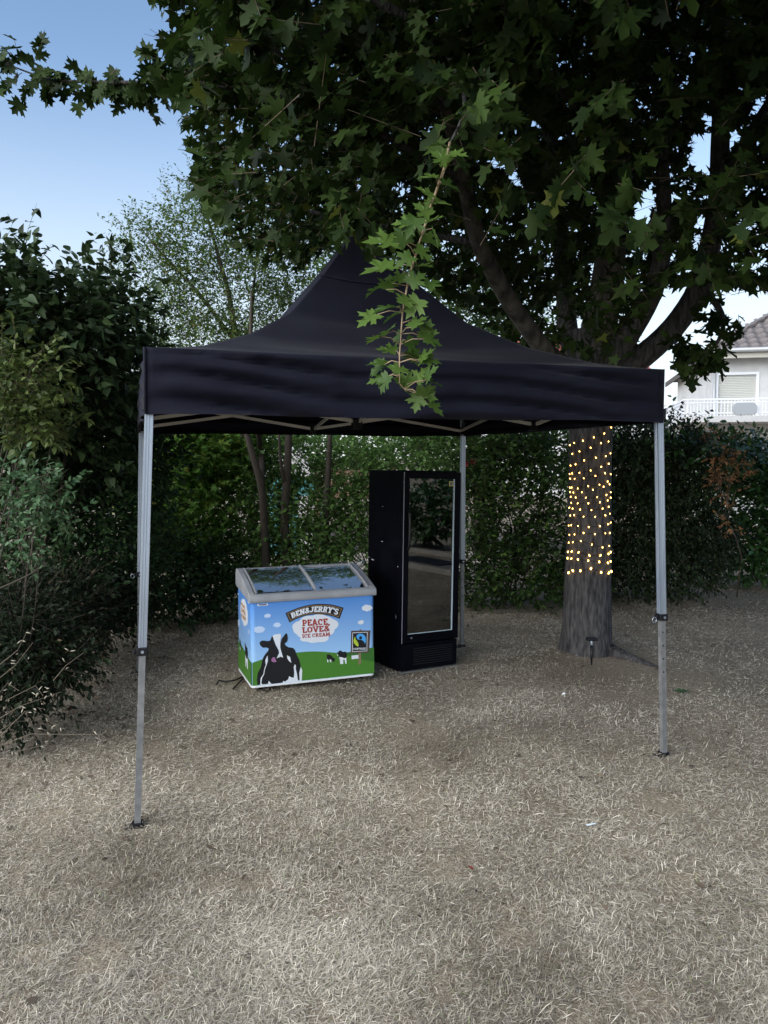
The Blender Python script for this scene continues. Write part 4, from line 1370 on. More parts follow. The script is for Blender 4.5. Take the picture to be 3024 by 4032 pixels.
for i, (a, b_) in enumerate(SL):
    dy = random.uniform(-.10, .08)
    A_ = at(a[0], a[1], 3.27 + dy)
    B_ = at(b_[0], b_[1], 3.27 + dy + random.uniform(-.05, .05))
    L = (B_ - A_).length
    s = max(.085, min(.145, L * 1.0))
    sp_.append(A_); sa_.append((B_ - A_).normalized())
    sn_.append(Vector((random.gauss(0, .35), -random.uniform(.25, .9), random.uniform(.5, 1.0))))
    ss_.append(s)
    # stalk back to the shoot
    best = min(((A_ - SHOOT[j].lerp(SHOOT[j + 1], t)).length, SHOOT[j].lerp(SHOOT[j + 1], t)) for j in range(len(SHOOT) - 1) for t in (0, .25, .5, .75))[1]
    mid = (A_ + best) / 2 + Vector((0, 0, .012))
    stalks.tube([best, mid, A_], [.0022, .0018, .0014], 5)
stk = stalks.build("leaf_stalks", M['twig_pale'], maple, True, off=MB_)
stk["kind"] = "stuff"
ap = np.concatenate([pos] + [e[0] for e in extra])
aa = np.concatenate([ax] + [e[1] for e in extra])
an = np.concatenate([nr] + [e[2] for e in extra])
as_ = np.concatenate([sz] + [e[3] for e in extra])
fine_leaf = np.zeros(len(ap), int)
fine_leaf[len(pos):len(pos) + len(extra[0][0])] = 2
fine_leaf[len(pos) + len(extra[0][0]):len(pos) + sum(len(e[0]) for e in extra[:3])] = 1
# thin the leaves along the sight lines where open sky shows, and keep the long shoot's space free
x, y, d = pix(ap)
keep = np.ones(len(ap), bool)
ctr_ = ap + aa * (as_ * .45)[:, None]
xc, yc, dc = pix(ctr_)
for hx, hy, hr in HOLES:
    keep &= ~((np.hypot(xc - hx, yc - hy) < hr * rng.uniform(.6, 1.15, len(ap)) + 8))
nmain = len(pos)
inf_ = (yc > -100) & (xc > -100) & (xc < 3100)
ins = in_poly(xc + rng.normal(0, 14, len(ap)), yc + rng.normal(0, 14, len(ap)), SIL)
keep[:nmain] &= (ins | ~inf_)[:nmain]
# nothing hangs in front of the tent roof but the long shoot
TENT_SIL = [(560, 1340), (850, 1330), (1100, 1225), (1290, 1030), (1375, 915), (1430, 905), (1611, 1090), (1830, 1270), (2067, 1360), (2321, 1425), (2620, 1450), (2620, 1700), (560, 1650)]
keep &= ~(in_poly(xc, yc, TENT_SIL) & (dc < 6.3) & ~((xc > 1410) & (xc < 1760) & (yc < 1040)))
# the main limbs stand clear of leaves on the side towards the lawn
for path in (LIMBS[0][1][:6], LIMBS[2][1][:3], LIMBS[4][1][:5], LIMBS[3][1][:3]):
    for a_, b_ in zip(path[:-1], path[1:]):
        qx, qy, qd = pix([list(a_.lerp(b_, t)) for t in np.linspace(0, 1, 9)])
        for i in range(9):
            keep &= ~((np.hypot(xc - qx[i], yc - qy[i]) < 75) & (dc < qd[i] + .1) & (rng.random(len(ap)) < (.3 if path is LIMBS[0][1] or len(path) == 6 and path[0] == LIMBS[0][1][0] else .1)))
keep &= ~((d < 3.15) & (y > 200) & (x > -100) & (x < 3100))
keep &= ~((d < 3.9) & (np.abs(x - 1640) < 260) & (y > 660))
keep &= ap[:, 2] > 2.3
# a twig whose leaves are gone goes too
kept_twigs = []
i0 = 0
for (A_, B_), per_ in zip(zip(tw_A, tw_B), [5] + [len(e[0]) // len(a) for e, a in zip(extra, tw_A[1:])]):
    m_ = keep[i0:i0 + len(A_) * per_].reshape(len(A_), per_).sum(1) >= max(2, per_ - 2)
    kept_twigs.append((A_[m_], B_[m_]))
    i0 += len(A_) * per_
ap, aa, an, as_, fine_leaf = ap[keep], aa[keep], an[keep], as_[keep], fine_leaf[keep]
x, y, d = pix(ap)
tint = np.clip(rng.beta(2, 2.4, len(ap)) * .9 + rng.normal(0, .05, len(ap)), 0, .9)
tint = np.where(rng.random(len(ap)) < .02, 1.0, tint)
vis = (x > 0) & (x < 3024) & (y > 0) & (y < 1700)
score = np.where(vis, as_ / np.nan_to_num(d, nan=99), 0)
score = np.where(fine_leaf == 2, score * 3, score)
order = np.argsort(-score)[:300 - len(SL)]
rest = np.ones(len(ap), bool); rest[order] = False
leaf_parts("leaf", ap[order], aa[order], an[order], as_[order], 'maple_full', M['maple_leaf'], maple, MB_, tint[order])
leaf_parts("leaf", np.array(sp_), np.array(sa_), np.array(sn_), np.array(ss_), 'maple_full', M['young_leaf'], maple, MB_, rng.uniform(.05, .9, len(sp_)))
x, y, d = pix(ap)
far = rest & ((d > 5.2) | (y < -150))
far &= ~np.isnan(d) & (fine_leaf == 0)
leaf_cloud("foliage", ap[rest & ~far], aa[rest & ~far], an[rest & ~far], as_[rest & ~far], 'maple', M['maple_leaf'], maple, MB_, tint[rest & ~far])
leaf_cloud("foliage", ap[far], aa[far], an[far], as_[far], 'maple_far', M['maple_leaf'], maple, MB_, tint[far])
# unseen leaves over and behind the standpoint, added to shade foreground and crown
n_ = 14000
op_ = np.array([1.6, 2.2, 6.6]) + np.array([3.6, 4.8, 1.9]) * (rand_dirs(n_) * (rng.random((n_, 1)) ** .4))
xo, yo, do = pix(op_)
q_ = (np.isnan(do) | (yo < -250)) & (op_[:, 0] > -1.0 + .15 * op_[:, 1] + rng.normal(0, .3, n_))
op_ = op_[q_]
leaf_cloud("foliage", op_, unit(rng.normal(size=op_.shape) + np.array([0, 0, -.4])), np.array([0, 0, .8]) + rng.normal(0, .4, op_.shape), rng.uniform(.16, .25, len(op_)), 'ov4', M['maple_leaf'], maple, MB_, rng.uniform(.1, .8, len(op_)))
stick_part("twigs", np.concatenate([k_[0] for k_ in kept_twigs]), np.concatenate([k_[1] for k_ in kept_twigs]), .003, .0012, M['twig'], maple, MB_)
print("maple leaves", len(ap))

# ------------------------------------------------------------------ string lights
lights = thing("string_lights", (MB_.x, MB_.y, MB_.z), 0, "string of glowing warm white fairy lights wound round the maple trunk", "fairy lights")
ROWS = [[(945, 280), (995, 258), (1092, 235), (1212, 200), (1328, 157), (1405, 90)], [(975, 378), (1053, 352), (1177, 312), (1292, 262), (1375, 244)], [(955, 507), (1010, 493), (1105, 450), (1235, 421), (1344, 404), (1398, 373)],
        [(945, 601), (973, 594), (1053, 586), (1177, 560), (1295, 520), (1378, 488)], [(950, 653), (1000, 653), (1100, 645), (1230, 619), (1337, 589), (1401, 601)], [(948, 752), (967, 750), (1035, 757), (1150, 730), (1275, 714), (1366, 681)],
        [(950, 801), (987, 804), (1080, 798), (1203, 769), (1321, 737), (1388, 712)], [(957, 853), (1012, 857), (1124, 856), (1250, 849), (1353, 827), (1401, 799)], [(963, 918), (1034, 921), (1152, 916), (1280, 905), (1367, 887), (1402, 859)],
        [(942, 975), (978, 981), (1060, 987), (1186, 989), (1310, 975), (1378, 958)], [(952, 1058), (995, 1051), (1099, 1063), (1228, 1063), (1341, 1048), (1392, 1033)], [(935, 1172), (963, 1164), (1037, 1168), (1156, 1174), (1280, 1164), (1373, 1147), (1402, 1132)],
        [(943, 1273), (999, 1262), (1099, 1240), (1225, 1250), (1341, 1244), (1392, 1245)], [(935, 1360), (981, 1349), (1069, 1329), (1191, 1363), (1309, 1395), (1385, 1386)], [(926, 1463), (968, 1452), (1043, 1454), (1164, 1482), (1286, 1482), (1376, 1472), (1402, 1457)],
        [(922, 1533), (963, 1531), (1036, 1531), (1151, 1538), (1273, 1551), (1370, 1569), (1401, 1558)], [(932, 1690), (980, 1660), (1064, 1652), (1181, 1623), (1294, 1665), (1380, 1680), (1410, 1670)]]
bulb_m = mat('warm_led', (1, .8, .4), .4, emit=(1.0, .53, .11), estr=4.5)
bs = MB()
bs.lathe([(.0013, -.008), (.0042, -.005), (.0056, 0), (.0042, .005), (.0013, .008)], 8)
bulb0 = None
wire_pts = []
for ri, row in enumerate(ROWS):
    rp = []
    for (a, b_) in row:
        px, py = 1900 + a / 2.765, 1650 + b_ / 2.765
        q = at(px, py, 7.15)
        z = q.z - MB_.z
        cx, rr = trunk_c(z), trunk_r(z) * 1.035 + .012
        ang = 0.0
        for _ in range(8):
            sx = (q.x / q.y * (7.35 - rr * math.cos(ang)) - cx) / rr
            ang = .5 * ang + .5 * math.asin(max(-.97, min(.97, sx)))
        rp.append((ang, z))
    # carry the same spacing round the back of the trunk
    zr, zl = rp[-1][1], rp[0][1]
    back = [(math.asin(.985) + (math.pi * 1.05) * (i + 1) / 6, zr + (zl - zr) * (i + 1) / 6) for i in range(1, 4)]
    for (an_, z) in rp + back:
        cx, rr = trunk_c(z), trunk_r(z) * 1.03 + .010
        wire_pts.append(Vector((cx + rr * math.sin(an_) - MB_.x, MB_.y - rr * math.cos(an_) - MB_.y, z)))
        p = wire_pts[-1]
        if bulb0 is None:
            bulb0 = bs.build("bulb", bulb_m, lights, True)
            o = bulb0
        else:
            o = bulb0.copy(); col.objects.link(o); o.parent = lights
        o.location = p
        o.scale = (1.5,) * 3 if ri == 16 else ((1.25,) * 3 if ri >= 14 else (random.uniform(.8, 1.05),) * 3)
        o.rotation_euler = (random.uniform(-.6, .6), random.uniform(-.6, .6), 0)
w = MB()
w.tube(wire_pts, .0022, 4)
w.build("wire", M['black_plastic'], lights)

# solar stake light at the foot of the tree
sg = ground_at(2328, 2625)
sl = thing("solar_stake_light", (sg.x, sg.y, gz(sg.x, sg.y)), 0, "small black solar panel stake light in front of the tree trunk", "garden light")
s = MB(); s.tube([(.004, 0, -.02), (0, 0, .07), (0, 0, .18)], [.004, .011, .013], 10); s.build("stake", M['black_plastic'], sl, True)
s = MB(); s.lathe([(.0125, .18), (.0135, .185), (.0135, .215), (.0125, .22)], 12); s.build("collar", M['alu'], sl, True)
s = MB(); s.box((-.048, -.03, .222), (.048, .04, .246)); ho = s.build("housing", M['black_plastic'], sl, bevel=.008)
s = MB(); s.box((-.040, -.022, .2465), (.040, .032, .249)); s.build("solar_panel", mat('solar_cell', (.01, .012, .03), .2), ho)


# ------------------------------------------------------------------ shrubs, thicket and background trees
def shrub(name, label, cat, base, blobs, ntw, per, tl, size, shape, lm, nparts=0, stems=6, stem_r=.012, stem_m='twig_dark', droop=.25, outward=.8, upd=.35,
          spread=.9, group=None, sprigs=(), bias=2.4, trunks=(), trunk_m='twig_dark', tint=(.45, .22), keepf=None, jit=.35, twig_m='twig_dark', second=None):
    base = Vector((base[0], base[1], base[2] if len(base) > 2 else 0))
    t = thing(name, base, 0, label, cat, group)
    cs = np.array([list(at(b[0], b[1], b[2])) for b in blobs]); rs = np.array([b[3:6] for b in blobs])
    wt = np.array([(b[3] * b[4] * b[5]) ** .8 for b in blobs]); wt /= wt.sum()
    k = rng.choice(len(blobs), ntw, p=wt)
    dr = rand_dirs(ntw)
    p = cs[k] + rs[k] * dr * (rng.random((ntw, 1)) ** (1 / bias))
    ok = p[:, 2] > .06
    p, dr, k = p[ok], dr[ok], k[ok]
    if keepf is not None:
        q = keepf(p); p, dr, k = p[q], dr[q], k[q]
    d = unit(dr * outward + rng.normal(0, .5, p.shape) + np.array([0, 0, upd]))
    L = tl * rng.uniform(.6, 1.3, len(p))
    lp, la, ln, ls = twig_leaves(p, d, L, per, size, droop=droop, spread=spread, jit=jit)
    A, B = [p], [p + d * L[:, None]]
    for sp in sprigs:
        sp = [Vector(q) for q in sp]
        for a, b_ in zip(sp[:-1], sp[1:]):
            n_ = max(2, int((b_ - a).length / (size * .55)))
            dd = np.array([list((b_ - a).normalized())] * n_)
            pp = np.array([list(a.lerp(b_, i / n_)) for i in range(n_)])
            sd = np.where(np.arange(n_)[:, None] % 2 == 0, 1., -1.) * np.array([[.8, -.3, 0]])
            lp = np.concatenate([lp, pp]); la = np.concatenate([la, unit(dd * .5 + sd + rng.normal(0, .35, (n_, 3)) + np.array([0, 0, -.35]))])
            ln = np.concatenate([ln, np.array([0, -.4, .6]) + rng.normal(0, .4, (n_, 3))]); ls = np.concatenate([ls, size * rng.uniform(.7, 1.05, n_)])
            A.append(np.array([list(a)])); B.append(np.array([list(b_)]))
    ok = lp[:, 2] > .02
    lp, la, ln, ls = lp[ok], la[ok], ln[ok], ls[ok]
    tn = np.clip(rng.normal(tint[0], tint[1], len(lp)), 0, .93)
    tn = np.where(rng.random(len(lp)) < .012, 1., tn)
    rest = np.ones(len(lp), bool)
    if nparts:
        x, y, dd = pix(lp)
        vis = (x > 0) & (x < 3024) & (y > 0) & (y < 4032)
        # the ones that stand out towards the lawn
        sc = np.where(vis, ls / np.nan_to_num(dd, nan=99) * (1 + .25 * rng.random(len(lp))), 0)
        o = np.argsort(-sc)[:nparts]
        rest[o] = False
        leaf_parts("leaf", lp[o], la[o], ln[o], ls[o], shape, lm, t, base, tn[o])
    leaf_cloud("foliage", lp[rest], la[rest], ln[rest], ls[rest], {'ovate': 'ov4', 'lance': 'ov4', 'maple': 'maple_far'}.get(shape, shape), lm, t, base, tn[rest])
    if second:
        lm2, f2 = second
    A, B = np.concatenate(A), np.concatenate(B)
    q_ = rng.random(len(A)) < .4
    stick_part("twigs", A[q_], B[q_], .0028, .0012, M[twig_m], t, base)
    for i in range(stems):
        q = Vector(p[random.randrange(len(p))])
        b0 = base + Vector((random.gauss(0, .18), random.gauss(0, .12), -.02))
        mid = b0.lerp(q, .5) + Vector((random.gauss(0, .12), random.gauss(0, .1), .1))
        s_ = MB()
        s_.tube([b0, b0.lerp(mid, .5) + Vector((0, 0, .05)), mid, mid.lerp(q, .5) + Vector((0, 0, .04)), q], [stem_r, stem_r * .85, stem_r * .7, stem_r * .5, stem_r * .25], 6)
        s_.build("stem", M[stem_m], t, True, off=base)
    for pts, rads in trunks:
        rough_tube(pts, rads, 10, .08, random.random() * 9).build("trunk", M[trunk_m], t, True, off=base)
    return t

# left edge: lilac, pale shrub, rose, dark bush, brambles
shrub("lilac_bush", "tall dark heart-leaved bush at the left edge rising against the sky", "bush", (-3.3, 6.7),
      [(60, 1260, 6.0, .55, .55, .40), (-120, 1250, 6.0, .6, .6, .5), (330, 1240, 6.7, .42, .5, .32), (200, 1420, 6.4, .6, .5, .45), (470, 1220, 7.3, .22, .4, .42), (420, 1400, 7.0, .36, .4, .5), (-50, 1600, 6.3, .6, .5, .6), (250, 1650, 6.8, .6, .45, .6)],
      1500, 7, .28, .088, 'heart', M['heart_leaf'], 200, 9, .02, sprigs=[[at(70, 1120, 6), at(80, 1000, 6), at(145, 800, 6.05)], [at(40, 1080, 6), at(45, 930, 6), at(10, 830, 6)], [at(110, 1100, 6), at(160, 980, 6), at(205, 950, 6)], [at(300, 1120, 6.6), at(315, 1000, 6.6)], [at(405, 1100, 7.2), at(412, 960, 7.2), at(402, 900, 7.2)], [at(0, 1000, 5.9), at(50, 880, 5.9), at(30, 840, 5.9)]])
shrub("pale_shrub", "pale green leafy shrub on the left below the dark heart-leaved bush", "shrub", (-2.75, 5.3),
      [(70, 1480, 5.2, .26, .25, .20), (150, 1590, 5.2, .20, .22, .18), (40, 1640, 5.1, .22, .22, .18), (170, 1700, 5.3, .16, .18, .12)], 230, 7, .18, .062, 'ovate', M['pale_leaf'], 180, 5, .01, twig_m='twig', tint=(.5, .22))
shrub("rose_bush", "thin upright rose stems with small grey-green leaflets at left", "shrub", (-2.15, 4.55),
      [(60, 1950, 4.45, .20, .16, .20), (160, 1960, 4.4, .15, .14, .17), (50, 2120, 4.4, .16, .15, .14), (215, 2000, 4.5, .09, .1, .14)], 150, 7, .14, .042, 'ovate', M['rose_leaf'], 240, 0, .007, stem_m='twig', twig_m='twig', tint=(.55, .22),
      sprigs=[[at(125, 2250, 4.42), at(128, 2050, 4.42), at(120, 1850, 4.42), at(60, 1830, 4.42)], [at(155, 2240, 4.4), at(165, 2050, 4.4), at(185, 1850, 4.4), at(250, 1845, 4.4)], [at(200, 2200, 4.45), at(240, 2060, 4.45), at(265, 2020, 4.45)]],
      trunks=[([Vector((-2.7, 5.4, 0)), at(90, 2430, 4.8), at(126, 2060, 4.42), at(118, 1850, 4.42)], [.004, .0035, .003, .002]), ([Vector((-2.6, 5.3, 0)), at(140, 2400, 4.8), at(166, 2050, 4.4), at(188, 1850, 4.4)], [.004, .0035, .003, .002]),
              ([at(-10, 2320, 4.6), at(130, 2260, 4.45), at(190, 2215, 4.4)], [.005, .004, .003])])
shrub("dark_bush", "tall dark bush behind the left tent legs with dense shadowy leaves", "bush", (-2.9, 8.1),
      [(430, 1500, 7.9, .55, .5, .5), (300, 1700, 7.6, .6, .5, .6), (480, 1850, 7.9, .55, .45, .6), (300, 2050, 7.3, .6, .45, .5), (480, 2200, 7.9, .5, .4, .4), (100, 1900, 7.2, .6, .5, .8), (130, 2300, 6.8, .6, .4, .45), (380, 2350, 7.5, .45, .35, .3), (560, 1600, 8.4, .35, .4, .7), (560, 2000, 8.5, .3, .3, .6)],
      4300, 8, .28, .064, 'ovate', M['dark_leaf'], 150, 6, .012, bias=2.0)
shrub("low_bramble", "low bramble tangle of dark leaves at the foot of the left bushes", "bramble", (-2.75, 6.4),
      [(60, 2420, 5.6, .35, .3, .22), (230, 2400, 6.2, .4, .3, .25), (120, 2600, 5.3, .35, .3, .16), (380, 2440, 6.9, .35, .25, .16), (470, 2380, 7.4, .3, .25, .16), (20, 2750, 4.9, .25, .25, .15), (60, 2500, 5.0, .3, .25, .2), (190, 2600, 5.0, .25, .2, .13)],
      2600, 7, .24, .045, 'ovate', M['bramble_leaf'], 120, 4, .005, stem_m='drywood', upd=.1, tint=(.35, .22))
shrub("dead_undergrowth", "bare brown twigs and withered leaves below the left bushes", "undergrowth", (-2.45, 6.2),
      [(120, 2530, 5.5, .30, .25, .18), (330, 2520, 6.4, .35, .25, .12), (450, 2480, 7.0, .3, .22, .18), (60, 2330, 5.6, .3, .22, .2), (250, 2300, 6.5, .3, .2, .2)],
      240, 5, .2, .024, 'ovate', M['dry_leaf'], 100, 8, .004, stem_m='drywood', twig_m='drywood', tint=(.5, .3), upd=.3)

# behind the tent
shrub("leafy_sapling", "fresh green sapling behind the tent left of the slim trunks", "sapling", (-2.6, 9.9),
      [(700, 1820, 9.8, .50, .4, .42), (640, 1980, 9.6, .45, .4, .40), (800, 1950, 9.9, .45, .4, .40), (720, 2130, 9.6, .5, .4, .35), (880, 1780, 10.2, .5, .4, .35), (620, 1700, 9.9, .4, .4, .5), (800, 1640, 10.2, .5, .4, .4)],
      1900, 7, .30, .072, 'maple', M['fresh_leaf'], 150, 8, .014, tint=(.62, .28), twig_m='twig')
shrub("elm_thicket", "grey-green thicket round the slim dark trunks behind the freezer", "thicket", (-1.2, 10.2),
      [(1000, 1950, 10.2, .5, .4, .5), (1100, 2060, 9.9, .55, .4, .4), (980, 2180, 9.8, .45, .35, .3), (1180, 2170, 9.7, .5, .35, .3), (1120, 1800, 10.4, .6, .4, .4), (960, 1750, 10.3, .4, .4, .4), (1050, 2290, 9.6, .5, .3, .22), (860, 2200, 9.8, .4, .3, .32)],
      1600, 7, .28, .075, 'ovate', M['thicket_leaf'], 150, 12, .011, tint=(.45, .25), twig_m='twig',
      trunks=[([at(1050, 2330, 9.40), at(1040, 2050, 9.40), at(1030, 1900, 9.40), at(990, 1780, 9.40), at(955, 1650, 9.50), at(930, 1400, 9.70)], [.055, .05, .045, .04, .034, .022]),
              ([at(1030, 1900, 9.40), at(1030, 1780, 10.05), at(1010, 1660, 9.40), at(985, 1400, 9.60), at(990, 1150, 9.90)], [.04, .038, .034, .03, .015]),
              ([at(1130, 2330, 9.60), at(1120, 2080, 9.60), at(1125, 1930, 9.60), at(1135, 1800, 9.60), at(1138, 1600, 9.70), at(1120, 1350, 9.90)], [.06, .055, .05, .045, .04, .02]),
              ([at(1125, 1910, 9.60), at(1105, 1850, 9.50), at(1098, 1700, 9.50)], [.028, .022, .015])])
shrub("berry_thicket", "thin-leaved thicket behind the fridge with pale ground showing through", "thicket", (.2, 10.4),
      [(1280, 1990, 10.3, .5, .4, .45), (1380, 1870, 10.6, .5, .4, .4), (1330, 2110, 10.0, .4, .3, .3), (1430, 2020, 10.3, .4, .35, .4), (1560, 1800, 10.6, .6, .4, .3), (1700, 1790, 10.4, .55, .4, .32), (1450, 2200, 10.0, .4, .3, .3), (1250, 2230, 9.7, .35, .3, .25)],
      1250, 7, .28, .075, 'ovate', M['thicket_leaf'], 150, 12, .011, tint=(.5, .25), twig_m='twig',
      trunks=[([at(1290, 2330, 9.90), at(1280, 2050, 9.90), at(1290, 1900, 9.90), at(1300, 1700, 10.00)], [.05, .045, .04, .03])])
shrub("dark_laurel", "dark low shrub with drooping leaves between the left legs and the freezer", "shrub", (-2.2, 9.0),
      [(640, 2260, 8.9, .42, .35, .28), (760, 2320, 8.8, .45, .35, .24), (560, 2360, 8.6, .4, .35, .24), (860, 2350, 8.9, .35, .3, .2), (690, 2420, 8.5, .5, .3, .12), (850, 2250, 9.2, .3, .3, .25), (600, 2150, 9.0, .35, .3, .3)],
      900, 7, .24, .075, 'lance', M['dark_leaf'], 120, 6, .009, tint=(.4, .22))
shrub("garden_shrub", "yellow-green and dark mixed shrub between the fridge and the lit trunk", "shrub", (1.7, 9.9),
      [(1900, 1800, 10.0, .40, .35, .40), (2030, 1800, 10.0, .45, .35, .42), (1880, 2000, 9.8, .35, .35, .4), (2030, 2050, 9.8, .45, .35, .45), (2150, 1850, 10.1, .4, .35, .5), (2170, 2150, 9.8, .4, .35, .5), (1920, 2220, 9.7, .4, .3, .35), (2060, 2300, 9.6, .45, .3, .28), (1860, 2330, 9.7, .3, .3, .2), (2250, 2280, 9.9, .35, .3, .3)],
      2400, 7, .26, .070, 'ovate', M['shade_leaf'], 150, 9, .012, tint=(.38, .28), twig_m='twig')
fl = shrub("flowering_shrub", "shrub behind the rear tent leg with a few red blooms", "shrub", (1.15, 10.1),
      [(1860, 1790, 10.1, .22, .2, .28), (1900, 1900, 10.0, .22, .2, .25), (1830, 1730, 10.3, .2, .2, .2)], 160, 6, .2, .06, 'ovate', M['fresh_leaf'], 60, 4, .01, tint=(.65, .2))
fm_ = mat('red_petal', (.32, .015, .03), .5)
for (px, py, r) in ((1836, 1828, .036), (1862, 1818, .032), (1928, 1752, .03), (1300, 1880, .0)):
    if r:
        c = at(px, py, 9.85)
        f_ = MB()
        for i in range(6):
            a = i * math.pi / 3 + random.random()
            d1 = Vector((math.cos(a), -.35, math.sin(a)))
            s1 = Vector((-math.sin(a), -.1, math.cos(a))) * .6
            f_.add([c, c + d1 * r * .6 + s1 * r * .6, c + d1 * r * 1.2, c + d1 * r * .6 - s1 * r * .6], [(0, 1, 2, 3)])
        f_.build("flower", fm_, fl, off=fl.location)

# right side: old cypress with dead branches, laurel hedge
def not_trunk(p): return np.ones(len(p), bool)
shrub("cypress_shrub", "broad dark cypress shrub right of the lit trunk", "cypress", (4.0, 10.6),
      [(2480, 1800, 10.4, .55, .45, .55), (2640, 1800, 10.3, .55, .45, .5), (2500, 2020, 10.2, .55, .45, .55), (2680, 2030, 10.1, .55, .45, .5), (2460, 2230, 10.2, .5, .4, .35), (2640, 2230, 10.0, .6, .45, .40), (2780, 2120, 10.3, .35, .35, .5), (2380, 1950, 10.5, .3, .3, .8), (2330, 2250, 10.6, .35, .3, .35)],
      4300, 8, .26, .058, 'lance', M['conifer_leaf'], 150, 6, .014, droop=.8, tint=(.4, .25), stem_m='drywood', bias=2.2)
shrub("dead_cypress_branch", "brown dead spray of cypress between the dark shrub and laurel hedge", "dead branch", (4.6, 10.5),
      [(2830, 1760, 9.65, .16, .2, .2), (2890, 1830, 9.55, .15, .2, .15), (2850, 1900, 9.55, .18, .2, .2), (2930, 1850, 9.45, .12, .15, .08), (2870, 2050, 9.55, .10, .12, .22)],
      100, 7, .13, .05, 'lance', M['brown_leaf'], 120, 4, .01, stem_m='drywood', twig_m='drywood', tint=(.5, .3), droop=.5)
shrub("laurel_hedge", "glossy green laurel hedge at the right edge below the white house", "hedge", (5.9, 11.6),
      [(2660, 1760, 10.05, .40, .3, .12), (2830, 1770, 9.95, .42, .3, .13), (2990, 1800, 9.9, .4, .3, .2), (2700, 1805, 11.4, .5, .4, .22), (2850, 1825, 11.3, .5, .45, .28), (2990, 1865, 11.2, .5, .45, .32), (3120, 1885, 11.2, .6, .5, .4), (2960, 1950, 11.2, .45, .45, .5), (3080, 2000, 11.1, .5, .5, .6), (2960, 2150, 11.2, .5, .45, .4), (3100, 2200, 11.0, .6, .5, .4), (2860, 2230, 11.4, .4, .4, .3), (2620, 1825, 11.6, .4, .35, .22)],
      1900, 7, .24, .10, 'lance', M['laurel_leaf'], 240, 6, .014, tint=(.5, .25), upd=.5, droop=.1,
      sprigs=[[at(2780, 1680, 11.2), at(2800, 1600, 11.2)], [at(2870, 1680, 11.2), at(2855, 1640, 11.2)], [at(2640, 1680, 11.4), at(2650, 1580, 11.4), at(2640, 1545, 11.4)], [at(2930, 1690, 11.1), at(2960, 1655, 11.1)]])
shrub("boundary_hedge", "long low hedge closing the lawn beyond the right edge", "hedge", (10.5, 5.0),
      [(3600, 2080, 11.0, .9, .6, .65), (4400, 2120, 9.5, 1.0, .8, .7), (5600, 2200, 7.6, 1.1, .9, .7), (8000, 2400, 4.8, 1.0, 1.3, .7), (14000, 3000, 2.4, 1.0, 1.3, .7)],
      1500, 6, .35, .18, 'lance', M['laurel_leaf'], 0, 4, .02)

# trees against the sky
plum = shrub("slim_plum_tree", "airy small-leaved tree behind the tent roof with sky showing through", "tree", (-2.0, 12.2),
      [(900, 1180, 12.2, 1.0, .7, .70), (760, 1010, 12.0, .55, .6, .55), (600, 1080, 12.0, .5, .5, .55), (720, 850, 12.2, .28, .35, .40), (800, 760, 12.3, .28, .35, .36), (560, 930, 12.0, .28, .35, .25), (1080, 1050, 12.4, .6, .6, .6), (620, 1290, 12.0, .6, .5, .4), (1180, 1250, 12.4, .6, .6, .45), (820, 1340, 12.0, .8, .6, .35), (950, 900, 12.4, .5, .5, .55), (460, 1250, 11.8, .3, .4, .35), (1000, 1400, 12.1, .8, .5, .3), (1250, 880, 12.5, .5, .5, .5)],
      4400, 7, .34, .056, 'ovate', M['airy_leaf'], 150, 0, .01, tint=(.4, .3), twig_m='twig', upd=.55, bias=2.8,
      sprigs=[[at(690, 800, 12.2), at(650, 700, 12.2), at(640, 640, 12.2)], [at(760, 720, 12.2), at(745, 610, 12.2)], [at(520, 940, 12), at(450, 850, 12), at(425, 825, 12)], [at(600, 900, 12), at(530, 830, 12), at(520, 790, 12)], [at(660, 850, 12.2), at(600, 770, 12.2)]],
      trunks=[([Vector((-2.0, 12.2, 0)), at(960, 1700, 12.2), at(940, 1400, 12.2), at(900, 1150, 12.2), at(830, 900, 12.2), at(770, 720, 12.2)], [.08, .065, .05, .038, .022, .008]),
              ([at(950, 1500, 12.2), at(990, 1250, 12.3), at(1010, 1000, 12.4)], [.045, .032, .012]), ([at(930, 1350, 12.2), at(780, 1150, 12.1), at(620, 980, 12), at(540, 880, 12)], [.034, .026, .015, .006])])
shrub("background_tree", "dark green tree glimpsed between tent roof and maple limbs", "tree", (1.9, 14.5),
      [(1650, 1150, 14.3, .9, .7, .8), (1850, 1270, 14.2, .8, .7, .6), (2050, 1330, 14.2, .7, .6, .6), (1500, 1000, 14.4, .8, .7, .9), (1900, 1500, 14.2, 1.0, .7, .8), (2200, 1420, 14.4, .5, .6, .5), (1350, 1100, 14.4, .6, .6, .8)],
      1700, 7, .36, .10, 'ovate', M['airy_leaf'], 100, 3, .03, tint=(.35, .25),
      trunks=[([Vector((1.9, 14.5, 0)), at(1850, 1600, 14.3), at(1800, 1200, 14.3)], [.12, .09, .04])])
shrub("far_hedge", "dense dark hedge far behind the thicket beyond the fence", "hedge", (-4.5, 15.5),
      [(350, 1750, 15, 1.2, .8, 1.0), (620, 1820, 15.4, 1.2, .8, .9), (100, 1700, 14.5, 1.2, .8, 1.2), (830, 1780, 16, 1.0, .8, .8), (1050, 1830, 18, 1.2, .8, .7), (1300, 1800, 18, 1.2, .8, .8), (1550, 1780, 17, 1.2, .8, .8), (1900, 1700, 16, 1.4, .8, .9), (2250, 1740, 15.5, 1.2, .8, .9), (2650, 1900, 15, 1.2, .8, .6)],
      3200, 6, .42, .17, 'ovate', M['thicket_leaf'], 0, 4, .03)

